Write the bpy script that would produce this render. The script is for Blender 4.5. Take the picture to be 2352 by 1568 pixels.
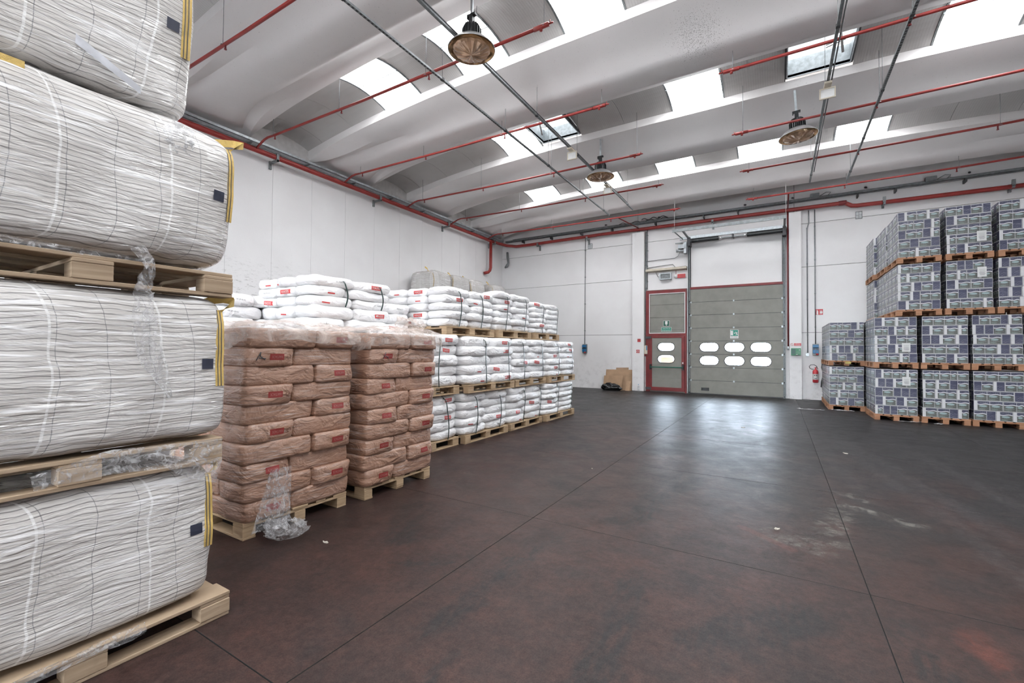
import bpy, math, random
from math import sin, cos, pi, radians, sqrt
from mathutils import Vector, Matrix, noise
from mathutils.bvhtree import BVHTree
from mathutils.geometry import tessellate_polygon

for _o in list(bpy.data.objects):
    bpy.data.objects.remove(_o)
SC = bpy.context.scene
COL = SC.collection
rnd = random.Random(7)

# ------------------------------------------------------------------ camera
YAW, PITCH, ROLL, FPX = 0.54360757, 0.02108745, 0.00820555, 1014.4
fw = Vector((-sin(YAW) * cos(PITCH), cos(YAW) * cos(PITCH), sin(PITCH)))
rt = Vector((cos(YAW), sin(YAW), 0))
up = rt.cross(fw)
r2 = rt * cos(ROLL) + up * sin(ROLL)
u2 = up * cos(ROLL) - rt * sin(ROLL)
cam_data = bpy.data.cameras.new('camera')
cam = bpy.data.objects.new('camera', cam_data)
COL.objects.link(cam)
cam_data.sensor_fit = 'HORIZONTAL'
cam_data.sensor_width = 36.0
cam_data.lens = FPX / 2352 * 36.0
cam_data.clip_start = 0.05
m3 = Matrix((r2, u2, -fw)).transposed()
cam.matrix_world = Matrix.Translation((0, 0, 1.5)) @ m3.to_4x4()
SC.camera = cam

# ------------------------------------------------------------------ world, exposure
SKY_PANE = 6.0       # daylight coming through the translucent roof panes
SKY_OUT = 15.0       # overcast sky outside
world = bpy.data.worlds.new('overcast_sky')
SC.world = world
world.use_nodes = True
bg = world.node_tree.nodes['Background']
bg.inputs[0].default_value = (0.86, 0.93, 1.0, 1)
bg.inputs[1].default_value = SKY_OUT
SC.view_settings.view_transform = 'Standard'
SC.view_settings.look = 'None'
SC.view_settings.gamma = 1
SC.view_settings.use_curve_mapping = False
SC.view_settings.exposure = 1.42
SC.cycles.max_bounces = 8
SC.cycles.use_adaptive_sampling = True
SC.cycles.adaptive_threshold = 0.07
SC.cycles.adaptive_min_samples = 16
SC.cycles.diffuse_bounces = 4
SC.cycles.glossy_bounces = 3
SC.cycles.transparent_max_bounces = 8
SC.cycles.caustics_reflective = False
SC.cycles.caustics_refractive = False
SC.cycles.sample_clamp_indirect = 4.0

# ------------------------------------------------------------------ node helpers
def new_mat(name):
    m = bpy.data.materials.new(name)
    m.use_nodes = True
    nt = m.node_tree
    b = nt.nodes['Principled BSDF']
    return m, nt, b

def N(nt, typ, **kw):
    n = nt.nodes.new(typ)
    for k, v in kw.items():
        if k.startswith('i_'):
            n.inputs[int(k[2:])].default_value = v
        else:
            setattr(n, k, v)
    return n

def L(nt, a, b):
    nt.links.new(a, b)

def math_n(nt, op, a, b=None, c=None, clamp=False):
    n = N(nt, 'ShaderNodeMath', operation=op)
    n.use_clamp = clamp
    for i, v in enumerate((a, b, c)):
        if v is None:
            continue
        if isinstance(v, (int, float)):
            n.inputs[i].default_value = v
        else:
            L(nt, v, n.inputs[i])
    return n.outputs[0]

def ramp(nt, f, lo, hi, a=0.0, b=1.0, smooth=False):
    n = N(nt, 'ShaderNodeMapRange')
    if smooth:
        n.interpolation_type = 'SMOOTHSTEP'
    n.inputs['From Min'].default_value = lo
    n.inputs['From Max'].default_value = hi
    n.inputs['To Min'].default_value = a
    n.inputs['To Max'].default_value = b
    L(nt, f, n.inputs['Value'])
    return n.outputs['Result']

def mixc(nt, f, a, b):
    n = N(nt, 'ShaderNodeMix', data_type='RGBA')
    if isinstance(f, (int, float)):
        n.inputs[0].default_value = f
    else:
        L(nt, f, n.inputs[0])
    for i, v in ((6, a), (7, b)):
        if isinstance(v, tuple):
            n.inputs[i].default_value = v if len(v) == 4 else v + (1,)
        else:
            L(nt, v, n.inputs[i])
    return n.outputs[2]

def coords(nt, kind='world', scale=(1, 1, 1), rand=True, rot=(0, 0, 0)):
    mp = N(nt, 'ShaderNodeMapping')
    mp.inputs['Scale'].default_value = scale
    mp.inputs['Rotation'].default_value = rot
    if kind == 'world':
        L(nt, N(nt, 'ShaderNodeNewGeometry').outputs['Position'], mp.inputs[0])
    else:
        tc = N(nt, 'ShaderNodeTexCoord')
        src = tc.outputs['Object']
        if rand:
            oi = N(nt, 'ShaderNodeObjectInfo')
            ad = N(nt, 'ShaderNodeVectorMath', operation='ADD')
            cx = N(nt, 'ShaderNodeCombineXYZ')
            r = math_n(nt, 'MULTIPLY', oi.outputs['Random'], 37.0)
            for i in range(3):
                L(nt, r, cx.inputs[i])
            L(nt, src, ad.inputs[0])
            L(nt, cx.outputs[0], ad.inputs[1])
            src = ad.outputs[0]
        L(nt, src, mp.inputs[0])
    return mp.outputs[0]

def noise_n(nt, vec, scale=5, detail=4, rough=0.55, dist=0.0):
    n = N(nt, 'ShaderNodeTexNoise')
    n.inputs['Scale'].default_value = scale
    n.inputs['Detail'].default_value = detail
    n.inputs['Roughness'].default_value = rough
    n.inputs['Distortion'].default_value = dist
    L(nt, vec, n.inputs['Vector'])
    return n.outputs['Fac']

def bump_n(nt, h, strength=0.3, dist=0.01):
    n = N(nt, 'ShaderNodeBump')
    n.inputs['Strength'].default_value = strength
    n.inputs['Distance'].default_value = dist
    L(nt, h, n.inputs['Height'])
    return n.outputs[0]

def simple(name, col, rough=0.6, metal=0.0, var=0.12, vscale=8, bump=0.0, bscale=40, kind='obj', coat=0.0):
    m, nt, b = new_mat(name)
    v = coords(nt, 'world' if kind == 'world' else 'obj')
    f = noise_n(nt, v, vscale, 5)
    dark = tuple(c * (1 - var * 2) for c in col)
    lite = tuple(min(1, c * (1 + var)) for c in col)
    L(nt, mixc(nt, ramp(nt, f, 0.35, 0.65), dark, lite), b.inputs['Base Color'])
    b.inputs['Roughness'].default_value = rough
    b.inputs['Metallic'].default_value = metal
    if coat:
        b.inputs['Coat Weight'].default_value = coat
        b.inputs['Coat Roughness'].default_value = 0.15
    if bump:
        L(nt, bump_n(nt, noise_n(nt, v, bscale, 3), bump, 0.01), b.inputs['Normal'])
    return m

def filmy(nt, b, col, milk=0.35, mcol=(0.80, 0.80, 0.81), streak_scale=(3.0, 3.0, 85.0), coat=1.0, strength=0.55, kind='world'):
    """clear stretch film drawn tight over a surface: milky streaks and a glossy, rippled coat"""
    v = coords(nt, kind, streak_scale, rot=(0.05, 0.04, 0))
    s = noise_n(nt, v, 1.0, 4, 0.6, 0.6)
    v2 = coords(nt, kind, (2.2, 2.2, 2.6))
    p = noise_n(nt, v2, 1.0, 3)
    st = math_n(nt, 'MULTIPLY', ramp(nt, s, 0.52, 0.76), ramp(nt, p, 0.34, 0.62))
    fac = math_n(nt, 'MULTIPLY', st, milk)
    L(nt, mixc(nt, fac, col, mcol), b.inputs['Base Color'])
    v3 = coords(nt, kind, (9, 9, 30), rot=(0.12, -0.1, 0))
    w = noise_n(nt, v3, 1.0, 3, 0.5, 1.0)
    h = math_n(nt, 'ADD', math_n(nt, 'MULTIPLY', s, 0.6), w)
    bn = bump_n(nt, h, strength, 0.012)
    b.inputs['Coat Weight'].default_value = coat
    b.inputs['Coat IOR'].default_value = 1.6
    b.inputs['Coat Roughness'].default_value = 0.11
    L(nt, bn, b.inputs['Coat Normal'])
    return h

# ------------------------------------------------------------------ materials
def mat_wall(name, streaks=False, ox=0.0):
    m, nt, b = new_mat(name)
    v = coords(nt, 'world')
    base = mixc(nt, ramp(nt, noise_n(nt, v, 0.9, 4), 0.35, 0.65), (0.77, 0.755, 0.755), (0.81, 0.80, 0.80))
    sp = N(nt, 'ShaderNodeSeparateXYZ')
    L(nt, v, sp.inputs[0])
    low = ramp(nt, sp.outputs[2], 0.0, 1.5, 1.0, 0.0)
    grime = math_n(nt, 'MULTIPLY', low, ramp(nt, noise_n(nt, v, 5, 8, 0.75), 0.50, 0.74))
    spots = ramp(nt, noise_n(nt, v, 16, 3, 0.7), 0.735, 0.77)
    g2 = math_n(nt, 'MAXIMUM', math_n(nt, 'MULTIPLY', grime, 0.55), math_n(nt, 'MULTIPLY', spots, 0.35))
    if streaks:   # scuffed patches of flaking paint half way up the long wall
        vz = coords(nt, 'world', (1, 1.3, 5))
        band = math_n(nt, 'MULTIPLY', ramp(nt, sp.outputs[2], 2.1, 2.6), ramp(nt, sp.outputs[2], 3.1, 3.8, 1, 0))
        yy = math_n(nt, 'MULTIPLY', ramp(nt, sp.outputs[1], 4.3, 5.2), ramp(nt, sp.outputs[1], 7.6, 8.4, 1, 0))
        fl = math_n(nt, 'MULTIPLY', math_n(nt, 'MULTIPLY', band, yy), ramp(nt, noise_n(nt, vz, 3.1, 9, 0.8), 0.545, 0.60))
        g2 = math_n(nt, 'MAXIMUM', g2, math_n(nt, 'MULTIPLY', fl, 0.6))
    L(nt, mixc(nt, g2, base, (0.26, 0.25, 0.24)), b.inputs['Base Color'])
    b.inputs['Roughness'].default_value = 0.75
    L(nt, bump_n(nt, noise_n(nt, v, 30, 4), 0.12, 0.01), b.inputs['Normal'])
    return m

def mat_concrete():
    m, nt, b = new_mat('painted_concrete')
    v = coords(nt, 'world')
    base = mixc(nt, ramp(nt, noise_n(nt, v, 1.1, 5), 0.35, 0.7), (0.80, 0.775, 0.77), (0.84, 0.82, 0.815))
    dm = N(nt, 'ShaderNodeVectorMath', operation='DISTANCE')
    L(nt, v, dm.inputs[0])
    dm.inputs[1].default_value = (-1.15, 7.95, 6.9)
    near = ramp(nt, dm.outputs['Value'], 0.1, 0.75, 1, 0, True)
    sp = ramp(nt, math_n(nt, 'ADD', noise_n(nt, v, 60, 2, 0.6), math_n(nt, 'MULTIPLY', near, 0.16)), 0.70, 0.74)
    tiny = ramp(nt, noise_n(nt, v, 20, 2, 0.6), 0.77, 0.79)
    L(nt, mixc(nt, math_n(nt, 'MAXIMUM', math_n(nt, 'MULTIPLY', sp, 0.6), math_n(nt, 'MULTIPLY', tiny, 0.4)), base, (0.25, 0.23, 0.22)), b.inputs['Base Color'])
    b.inputs['Roughness'].default_value = 0.7
    L(nt, bump_n(nt, noise_n(nt, v, 14, 5), 0.1, 0.01), b.inputs['Normal'])
    return m

def mat_roof_panel():
    m, nt, b = new_mat('ribbed_grey_panel')
    v = coords(nt, 'world')
    sp = N(nt, 'ShaderNodeSeparateXYZ')
    L(nt, v, sp.inputs[0])
    rib = math_n(nt, 'PINGPONG', math_n(nt, 'MULTIPLY', sp.outputs[0], 22.0), 0.5)
    rr = ramp(nt, rib, 0.0, 0.12)
    c = mixc(nt, noise_n(nt, v, 2, 3), (0.52, 0.51, 0.50), (0.60, 0.59, 0.58))
    L(nt, mixc(nt, rr, (0.47, 0.46, 0.45), c), b.inputs['Base Color'])
    b.inputs['Roughness'].default_value = 0.5
    L(nt, bump_n(nt, rr, 0.4, 0.003), b.inputs['Normal'])
    return m

def seg_mask(nt, px, py, a, bb, w, fall=0.5):
    """soft mask around the segment a-bb in the floor plane"""
    ax, ay = a
    dx, dy = bb[0] - ax, bb[1] - ay
    l2 = dx * dx + dy * dy
    rx = math_n(nt, 'SUBTRACT', px, ax)
    ry = math_n(nt, 'SUBTRACT', py, ay)
    t = math_n(nt, 'DIVIDE', math_n(nt, 'ADD', math_n(nt, 'MULTIPLY', rx, dx), math_n(nt, 'MULTIPLY', ry, dy)), l2, clamp=True)
    ex = math_n(nt, 'SUBTRACT', rx, math_n(nt, 'MULTIPLY', t, dx))
    ey = math_n(nt, 'SUBTRACT', ry, math_n(nt, 'MULTIPLY', t, dy))
    d = math_n(nt, 'SQRT', math_n(nt, 'ADD', math_n(nt, 'MULTIPLY', ex, ex), math_n(nt, 'MULTIPLY', ey, ey)))
    return ramp(nt, d, w * (1 - fall), w, 1, 0)

def mat_floor():
    m, nt, b = new_mat('worn_red_concrete_floor')
    v = coords(nt, 'world')
    sp = N(nt, 'ShaderNodeSeparateXYZ')
    L(nt, v, sp.inputs[0])
    X, Y = sp.outputs[0], sp.outputs[1]
    X0, Y0 = X, Y
    X = math_n(nt, 'ADD', X, math_n(nt, 'MULTIPLY', math_n(nt, 'SUBTRACT', noise_n(nt, v, 4.0, 5, 0.6), 0.5), 0.30))
    Y = math_n(nt, 'ADD', Y, math_n(nt, 'MULTIPLY', math_n(nt, 'SUBTRACT', noise_n(nt, coords(nt, 'world', (-1, 1, 1)), 4.5, 5, 0.6), 0.5), 0.30))
    n1 = noise_n(nt, v, 0.55, 7, 0.62, 0.3)
    n2 = noise_n(nt, v, 3.2, 9, 0.7, 0.5)
    # the red finish is worn through to grey towards the doors and along the aisle
    wear = ramp(nt, math_n(nt, 'ADD', Y, math_n(nt, 'MULTIPLY', X, 0.75)), 1.5, 13.0, -0.10, 0.26)
    k = math_n(nt, 'ADD', math_n(nt, 'ADD', math_n(nt, 'MULTIPLY', n1, 0.62), math_n(nt, 'MULTIPLY', n2, 0.38)), wear)
    red = mixc(nt, ramp(nt, noise_n(nt, v, 2.6, 8, 0.7), 0.38, 0.62), (0.064, 0.030, 0.024), (0.034, 0.019, 0.017))
    grey = mixc(nt, ramp(nt, noise_n(nt, v, 2.2, 6), 0.3, 0.7), (0.015, 0.016, 0.017), (0.030, 0.028, 0.029))
    c = mixc(nt, ramp(nt, k, 0.46, 0.60), red, grey)
    c = mixc(nt, ramp(nt, noise_n(nt, v, 9, 9, 0.8), 0.42, 0.66, 0.0, 0.6), c, (0.011, 0.010, 0.010))
    fiber = noise_n(nt, coords(nt, 'world', (26, 7, 1), rot=(0, 0, 0.5)), 1.0, 5, 0.6)
    # dark tyre scuffs
    dn = ramp(nt, n2, 0.34, 0.52)
    fb = ramp(nt, fiber, 0.34, 0.56)
    dark = None
    for a, e, w in [((-1.58, 1.85), (-1.62, 2.75), 0.10), ((-1.60, 2.7), (-1.50, 3.4), 0.05), ((-0.72, 1.6), (-0.80, 2.9), 0.13),
                    ((-1.25, 1.2), (-1.38, 1.75), 0.05), ((-2.35, 2.25), (-1.98, 2.5), 0.04), ((0.9, 1.8), (0.55, 3.2), 0.10), ((-1.2, 3.9), (-0.9, 5.6), 0.22),
                    ((-0.3, 2.5), (0.1, 3.0), 0.22), ((-3.0, 3.2), (-2.6, 2.6), 0.2)]:
        s = seg_mask(nt, X, Y, a, e, w, 0.45)
        dark = s if dark is None else math_n(nt, 'MAXIMUM', dark, s)
    dark = math_n(nt, 'MULTIPLY', math_n(nt, 'MULTIPLY', dark, fb), dn)
    c = mixc(nt, math_n(nt, 'MULTIPLY', dark, 0.85), c, (0.013, 0.014, 0.015))
    # tyre tracks curving away to the cartons, and pale powdery scuffs
    pale = None
    for a, e, w in [((-0.1, 4.22), (0.26, 4.12), 0.13), ((0.55, 5.5), (1.0, 5.15), 0.13), ((0.36, 4.6), (0.52, 5.2), 0.14), ((0.6, 5.9), (0.75, 5.75), 0.10), ((-0.22, 4.3), (-0.05, 4.45), 0.05), ((0.15, 4.25), (0.42, 4.35), 0.10)]:
        s = seg_mask(nt, X, Y, a, e, w, 0.75)
        pale = s if pale is None else math_n(nt, 'MAXIMUM', pale, s)
    pale = math_n(nt, 'MULTIPLY', pale, ramp(nt, noise_n(nt, v, 9, 8, 0.8), 0.47, 0.62))
    trk = None
    for a, e in [((0.75, 9.5), (1.35, 5.2)), ((1.0, 9.3), (1.6, 5.2)), ((1.75, 9.0), (2.1, 5.4)), ((0.5, 9.8), (0.75, 6.2)), ((1.35, 5.2), (1.45, 3.2)), ((-2.6, 12.0), (-4.2, 13.6)), ((-2.3, 11.6), (-4.4, 12.9)), ((-3.2, 10.2), (-3.6, 12.4))]:
        s = seg_mask(nt, X, Y, a, e, 0.11, 0.4)
        trk = s if trk is None else math_n(nt, 'MAXIMUM', trk, s)
    trk = math_n(nt, 'MULTIPLY', trk, ramp(nt, noise_n(nt, v, 14, 6, 0.75), 0.40, 0.62, 0.0, 0.34))
    c = mixc(nt, trk, c, (0.10, 0.092, 0.094))
    c = mixc(nt, math_n(nt, 'MULTIPLY', pale, 0.95), c, (0.20, 0.19, 0.17))
    redp = math_n(nt, 'MULTIPLY', seg_mask(nt, X, Y, (0.98, 2.75), (0.88, 3.3), 0.11, 0.8), ramp(nt, n2, 0.38, 0.5))
    redp = math_n(nt, 'MAXIMUM', redp, math_n(nt, 'MULTIPLY', seg_mask(nt, X0, Y0, (-0.28, 4.32), (0.08, 4.02), 0.045, 0.3), 0.5))
    c = mixc(nt, math_n(nt, 'MULTIPLY', redp, 0.8), c, (0.13, 0.040, 0.028))
    pits = ramp(nt, noise_n(nt, v, 42, 1, 0.4), 0.765, 0.785)
    c = mixc(nt, math_n(nt, 'MULTIPLY', pits, 0.8), c, (0.02, 0.02, 0.02))
    gr = math_n(nt, 'ADD', math_n(nt, 'MULTIPLY', noise_n(nt, v, 24, 5, 0.8), 0.6), math_n(nt, 'MULTIPLY', noise_n(nt, v, 130, 2, 0.6), 0.4))
    c = mixc(nt, ramp(nt, gr, 0.40, 0.60), mixc(nt, 0.45, c, (0.008, 0.008, 0.008)), mixc(nt, 0.10, c, (0.16, 0.13, 0.12)))
    L(nt, c, b.inputs['Base Color'])
    rg = math_n(nt, 'ADD', ramp(nt, n2, 0.3, 0.7, 0.345, 0.48), ramp(nt, n1, 0.3, 0.7, -0.02, 0.05))
    L(nt, math_n(nt, 'ADD', rg, math_n(nt, 'MULTIPLY', pale, 0.3)), b.inputs['Roughness'])
    b.inputs['Specular IOR Level'].default_value = 0.20
    hh = math_n(nt, 'ADD', math_n(nt, 'MULTIPLY', noise_n(nt, v, 11, 5, 0.6), 0.6), math_n(nt, 'MULTIPLY', noise_n(nt, v, 60, 3), 0.25))
    L(nt, bump_n(nt, hh, 0.22, 0.014), b.inputs['Normal'])
    return m

def mat_wood(name, c1, c2, layered=False):
    m, nt, b = new_mat(name)
    v = coords(nt, 'obj', (1, 1, 1))
    v2 = coords(nt, 'obj', (3, 3, 60))
    g = noise_n(nt, v2, 1.0, 4)
    col = mixc(nt, ramp(nt, g, 0.35, 0.65), c1, c2)
    kn = ramp(nt, noise_n(nt, v, 5, 5), 0.62, 0.75)
    L(nt, mixc(nt, math_n(nt, 'MULTIPLY', kn, 0.5), col, tuple(c * 0.45 for c in c1)), b.inputs['Base Color'])
    b.inputs['Roughness'].default_value = 0.75
    L(nt, bump_n(nt, g, 0.25, 0.004), b.inputs['Normal'])
    return m

def mat_sack(name, col, milk, brown=False):
    m, nt, b = new_mat(name)
    h = filmy(nt, b, col, milk, (0.72, 0.68, 0.66) if brown else (0.93, 0.93, 0.95), coat=1.0 if brown else 0.6, strength=0.9)
    v = coords(nt, 'obj', (5, 5, 9))
    w = noise_n(nt, v, 1.0, 3, 0.5, 1.2)
    c2 = noise_n(nt, coords(nt, 'obj', (7, 10, 26), rot=(0.35, 0.2, 0)), 1.0, 3, 0.5, 1.2)
    hs = math_n(nt, 'ADD', w, math_n(nt, 'MULTIPLY', c2, 0.22))
    L(nt, bump_n(nt, hs, 0.7, 0.05), b.inputs['Normal'])
    b.inputs['Roughness'].default_value = 0.6 if brown else 0.42
    return m

def mat_bulk(name, dense=1.0):
    m, nt, b = new_mat(name)
    v = coords(nt, 'world')
    sp = N(nt, 'ShaderNodeSeparateXYZ')
    L(nt, v, sp.inputs[0])
    wob = noise_n(nt, v, 1.6, 3)
    wob2 = noise_n(nt, v, 6, 3)
    zz = math_n(nt, 'ADD', sp.outputs[2], math_n(nt, 'ADD', math_n(nt, 'MULTIPLY', wob, 0.13), math_n(nt, 'MULTIPLY', wob2, 0.018)))
    per = 0.0235 * dense
    hl = math_n(nt, 'PINGPONG', math_n(nt, 'DIVIDE', zz, per), 0.5)
    line = ramp(nt, hl, 0.04, 0.13, 1, 0)
    hor = math_n(nt, 'ADD', math_n(nt, 'SUBTRACT', sp.outputs[1], sp.outputs[0]), math_n(nt, 'MULTIPLY', wob, 0.10))
    vl = math_n(nt, 'PINGPONG', math_n(nt, 'DIVIDE', hor, 0.175), 0.5)
    vline = ramp(nt, vl, 0.004, 0.013, 1, 0)
    wl = math_n(nt, 'PINGPONG', math_n(nt, 'DIVIDE', math_n(nt, 'ADD', hor, 0.06), 0.42), 0.5)
    wband = ramp(nt, wl, 0.008, 0.014, 1, 0)
    weave = ramp(nt, noise_n(nt, v, 2.5, 3), 0.3, 0.7)
    col = mixc(nt, weave, (0.52, 0.495, 0.47), (0.62, 0.60, 0.58))
    col = mixc(nt, math_n(nt, 'MULTIPLY', line, 0.80), col, (0.10, 0.09, 0.09))
    col = mixc(nt, math_n(nt, 'MULTIPLY', vline, 0.7), col, (0.09, 0.09, 0.10))
    col = mixc(nt, math_n(nt, 'MULTIPLY', wband, 0.7), col, (0.80, 0.80, 0.79))
    # film over it: milky streaks, its bright highlights painted in as white
    vs = coords(nt, 'world', (1.6, 1.6, 62), rot=(0.10, 0.0, 0))
    s = noise_n(nt, vs, 1.0, 4, 0.6, 0.8)
    vs2 = coords(nt, 'world', (3.0, 3.0, 46), rot=(-0.22, 0.05, 0))
    s2 = noise_n(nt, vs2, 1.0, 3, 0.6, 0.5)
    p = noise_n(nt, coords(nt, 'world', (2, 2, 3)), 1.0, 3)
    st = math_n(nt, 'MULTIPLY', ramp(nt, math_n(nt, 'MAXIMUM', s, s2), 0.57, 0.66), ramp(nt, p, 0.36, 0.58))
    L(nt, mixc(nt, math_n(nt, 'MULTIPLY', st, 0.85), col, (0.90, 0.90, 0.91)), b.inputs['Base Color'])
    b.inputs['Roughness'].default_value = 0.7
    b.inputs['Coat Weight'].default_value = 1.0
    b.inputs['Coat IOR'].default_value = 1.7
    b.inputs['Coat Roughness'].default_value = 0.09
    w = noise_n(nt, coords(nt, 'world', (5, 5, 24), rot=(0.15, 0, 0)), 1.0, 3, 0.5, 1.0)
    L(nt, bump_n(nt, math_n(nt, 'ADD', math_n(nt, 'ADD', s, s2), w), 1.0, 0.03), b.inputs['Coat Normal'])
    w3 = noise_n(nt, coords(nt, 'world', (2.5, 2.5, 14)), 1.0, 4, 0.6, 1.5)
    L(nt, bump_n(nt, w3, 0.5, 0.03), b.inputs['Normal'])
    return m

def mat_film(name, alpha=0.35, milk=0.8):
    m, nt, b = new_mat(name)
    v = coords(nt, 'obj', (14, 14, 14))
    n = noise_n(nt, v, 1.0, 6, 0.7, 2.0)
    b.inputs['Base Color'].default_value = (milk, milk, milk * 1.02, 1)
    b.inputs['Roughness'].default_value = 0.14
    b.inputs['Specular IOR Level'].default_value = 0.9
    L(nt, ramp(nt, n, 0.45, 0.72, alpha * 0.45, min(1, alpha * 2.1)), b.inputs['Alpha'])
    L(nt, bump_n(nt, n, 0.9, 0.02), b.inputs['Normal'])
    return m

def mat_landscape():
    m, nt, b = new_mat('landscape_print')
    uv = N(nt, 'ShaderNodeUVMap').outputs[0]
    sp = N(nt, 'ShaderNodeSeparateXYZ')
    L(nt, uv, sp.inputs[0])
    u, w = sp.outputs[0], sp.outputs[1]
    wave = math_n(nt, 'MULTIPLY', math_n(nt, 'SINE', math_n(nt, 'MULTIPLY', u, 7.0)), 0.035)
    ww = math_n(nt, 'ADD', w, wave)
    gl = noise_n(nt, uv, 9, 5, 0.7)
    land = mixc(nt, ramp(nt, gl, 0.35, 0.62), (0.022, 0.024, 0.022), (0.13, 0.14, 0.125))
    e1 = math_n(nt, 'POWER', math_n(nt, 'DIVIDE', math_n(nt, 'SUBTRACT', u, 0.46), 0.34), 2)
    e2 = math_n(nt, 'POWER', math_n(nt, 'DIVIDE', math_n(nt, 'SUBTRACT', w, 0.46), 0.12), 2)
    el = ramp(nt, math_n(nt, 'ADD', e1, e2), 0.7, 1.1, 1, 0)
    land = mixc(nt, math_n(nt, 'MULTIPLY', el, 0.85), land, (0.30, 0.40, 0.42))
    e3 = math_n(nt, 'POWER', math_n(nt, 'DIVIDE', math_n(nt, 'SUBTRACT', w, 0.16), 0.09), 2)
    land = mixc(nt, math_n(nt, 'MULTIPLY', ramp(nt, math_n(nt, 'ADD', e3, math_n(nt, 'POWER', math_n(nt, 'DIVIDE', math_n(nt, 'SUBTRACT', u, 0.35), 0.3), 2)), 0.6, 1.1, 1, 0), 0.5), land, (0.19, 0.24, 0.22))
    c = mixc(nt, ramp(nt, ww, 0.625, 0.645), land, (0.75, 0.75, 0.78))
    c = mixc(nt, ramp(nt, ww, 0.70, 0.72), c, (0.022, 0.024, 0.062))
    logo = math_n(nt, 'MULTIPLY', ramp(nt, noise_n(nt, uv, 22, 2), 0.52, 0.60), math_n(nt, 'MULTIPLY', ramp(nt, w, 0.78, 0.80), ramp(nt, w, 0.90, 0.92, 1, 0)))
    c = mixc(nt, math_n(nt, 'MULTIPLY', logo, 0.35), c, (0.6, 0.6, 0.65))
    bd = math_n(nt, 'MAXIMUM', ramp(nt, math_n(nt, 'ABSOLUTE', math_n(nt, 'SUBTRACT', u, 0.5)), 0.478, 0.486), ramp(nt, math_n(nt, 'ABSOLUTE', math_n(nt, 'SUBTRACT', w, 0.5)), 0.468, 0.478))
    c = mixc(nt, math_n(nt, 'MULTIPLY', bd, 0.8), c, (0.62, 0.62, 0.65))
    film_over(nt, b, c)
    return m

def film_over(nt, b, c):
    v = coords(nt, 'world', (4, 4, 30), rot=(0.1, 0.1, 0))
    s = noise_n(nt, v, 1.0, 4, 0.6, 0.8)
    L(nt, mixc(nt, ramp(nt, s, 0.52, 0.75, 0.0, 0.16), c, (0.60, 0.63, 0.67)), b.inputs['Base Color'])
    b.inputs['Roughness'].default_value = 0.5
    b.inputs['Coat Weight'].default_value = 0.5
    b.inputs['Coat Roughness'].default_value = 0.18
    L(nt, bump_n(nt, s, 0.5, 0.012), b.inputs['Coat Normal'])

def mat_blueprint():
    m, nt, b = new_mat('navy_text_print')
    uv = N(nt, 'ShaderNodeUVMap').outputs[0]
    sp = N(nt, 'ShaderNodeSeparateXYZ')
    L(nt, uv, sp.inputs[0])
    u, w = sp.outputs[0], sp.outputs[1]
    mp = N(nt, 'ShaderNodeMapping')
    mp.inputs['Scale'].default_value = (26, 9, 1)
    L(nt, uv, mp.inputs[0])
    t = ramp(nt, noise_n(nt, mp.outputs[0], 1.0, 1), 0.50, 0.56)
    rows = ramp(nt, math_n(nt, 'PINGPONG', math_n(nt, 'MULTIPLY', w, 9.0), 0.5), 0.22, 0.3)
    t = math_n(nt, 'MULTIPLY', math_n(nt, 'MULTIPLY', t, rows), ramp(nt, w, 0.62, 0.60))
    c = mixc(nt, math_n(nt, 'MULTIPLY', t, 0.45), (0.026, 0.028, 0.070), (0.30, 0.31, 0.38))
    bd = math_n(nt, 'MAXIMUM', ramp(nt, math_n(nt, 'ABSOLUTE', math_n(nt, 'SUBTRACT', u, 0.5)), 0.470, 0.482), ramp(nt, math_n(nt, 'ABSOLUTE', math_n(nt, 'SUBTRACT', w, 0.5)), 0.468, 0.478))
    c = mixc(nt, math_n(nt, 'MULTIPLY', bd, 0.8), c, (0.60, 0.60, 0.63))
    film_over(nt, b, c)
    return m

def mat_whitecard():
    m, nt, b = new_mat('pale_carton_board')
    v = coords(nt, 'obj')
    film_over(nt, b, mixc(nt, noise_n(nt, v, 9, 3), (0.50, 0.50, 0.51), (0.60, 0.60, 0.61)))
    return m

def emit(name, col, s):
    m, nt, b = new_mat(name)
    v = coords(nt, 'world')
    b.inputs['Base Color'].default_value = (0.8, 0.8, 0.8, 1)
    L(nt, mixc(nt, ramp(nt, noise_n(nt, v, 3, 4), 0.3, 0.7), tuple(c * 0.94 for c in col), col), b.inputs['Emission Color'])
    b.inputs['Emission Strength'].default_value = s
    return m

def mat_pane(name):
    m, nt, b = new_mat(name)
    nt.nodes.remove(b)
    tr = N(nt, 'ShaderNodeBsdfTransparent')
    tr.inputs[0].default_value = (0.92, 0.96, 1, 1)
    gl = N(nt, 'ShaderNodeBsdfGlossy')
    gl.inputs['Roughness'].default_value = 0.05
    mx = N(nt, 'ShaderNodeMixShader')
    f = N(nt, 'ShaderNodeFresnel')
    f.inputs[0].default_value = 1.3
    L(nt, f.outputs[0], mx.inputs[0])
    L(nt, tr.outputs[0], mx.inputs[1])
    L(nt, gl.outputs[0], mx.inputs[2])
    L(nt, mx.outputs[0], nt.nodes['Material Output'].inputs[0])
    return m

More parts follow.
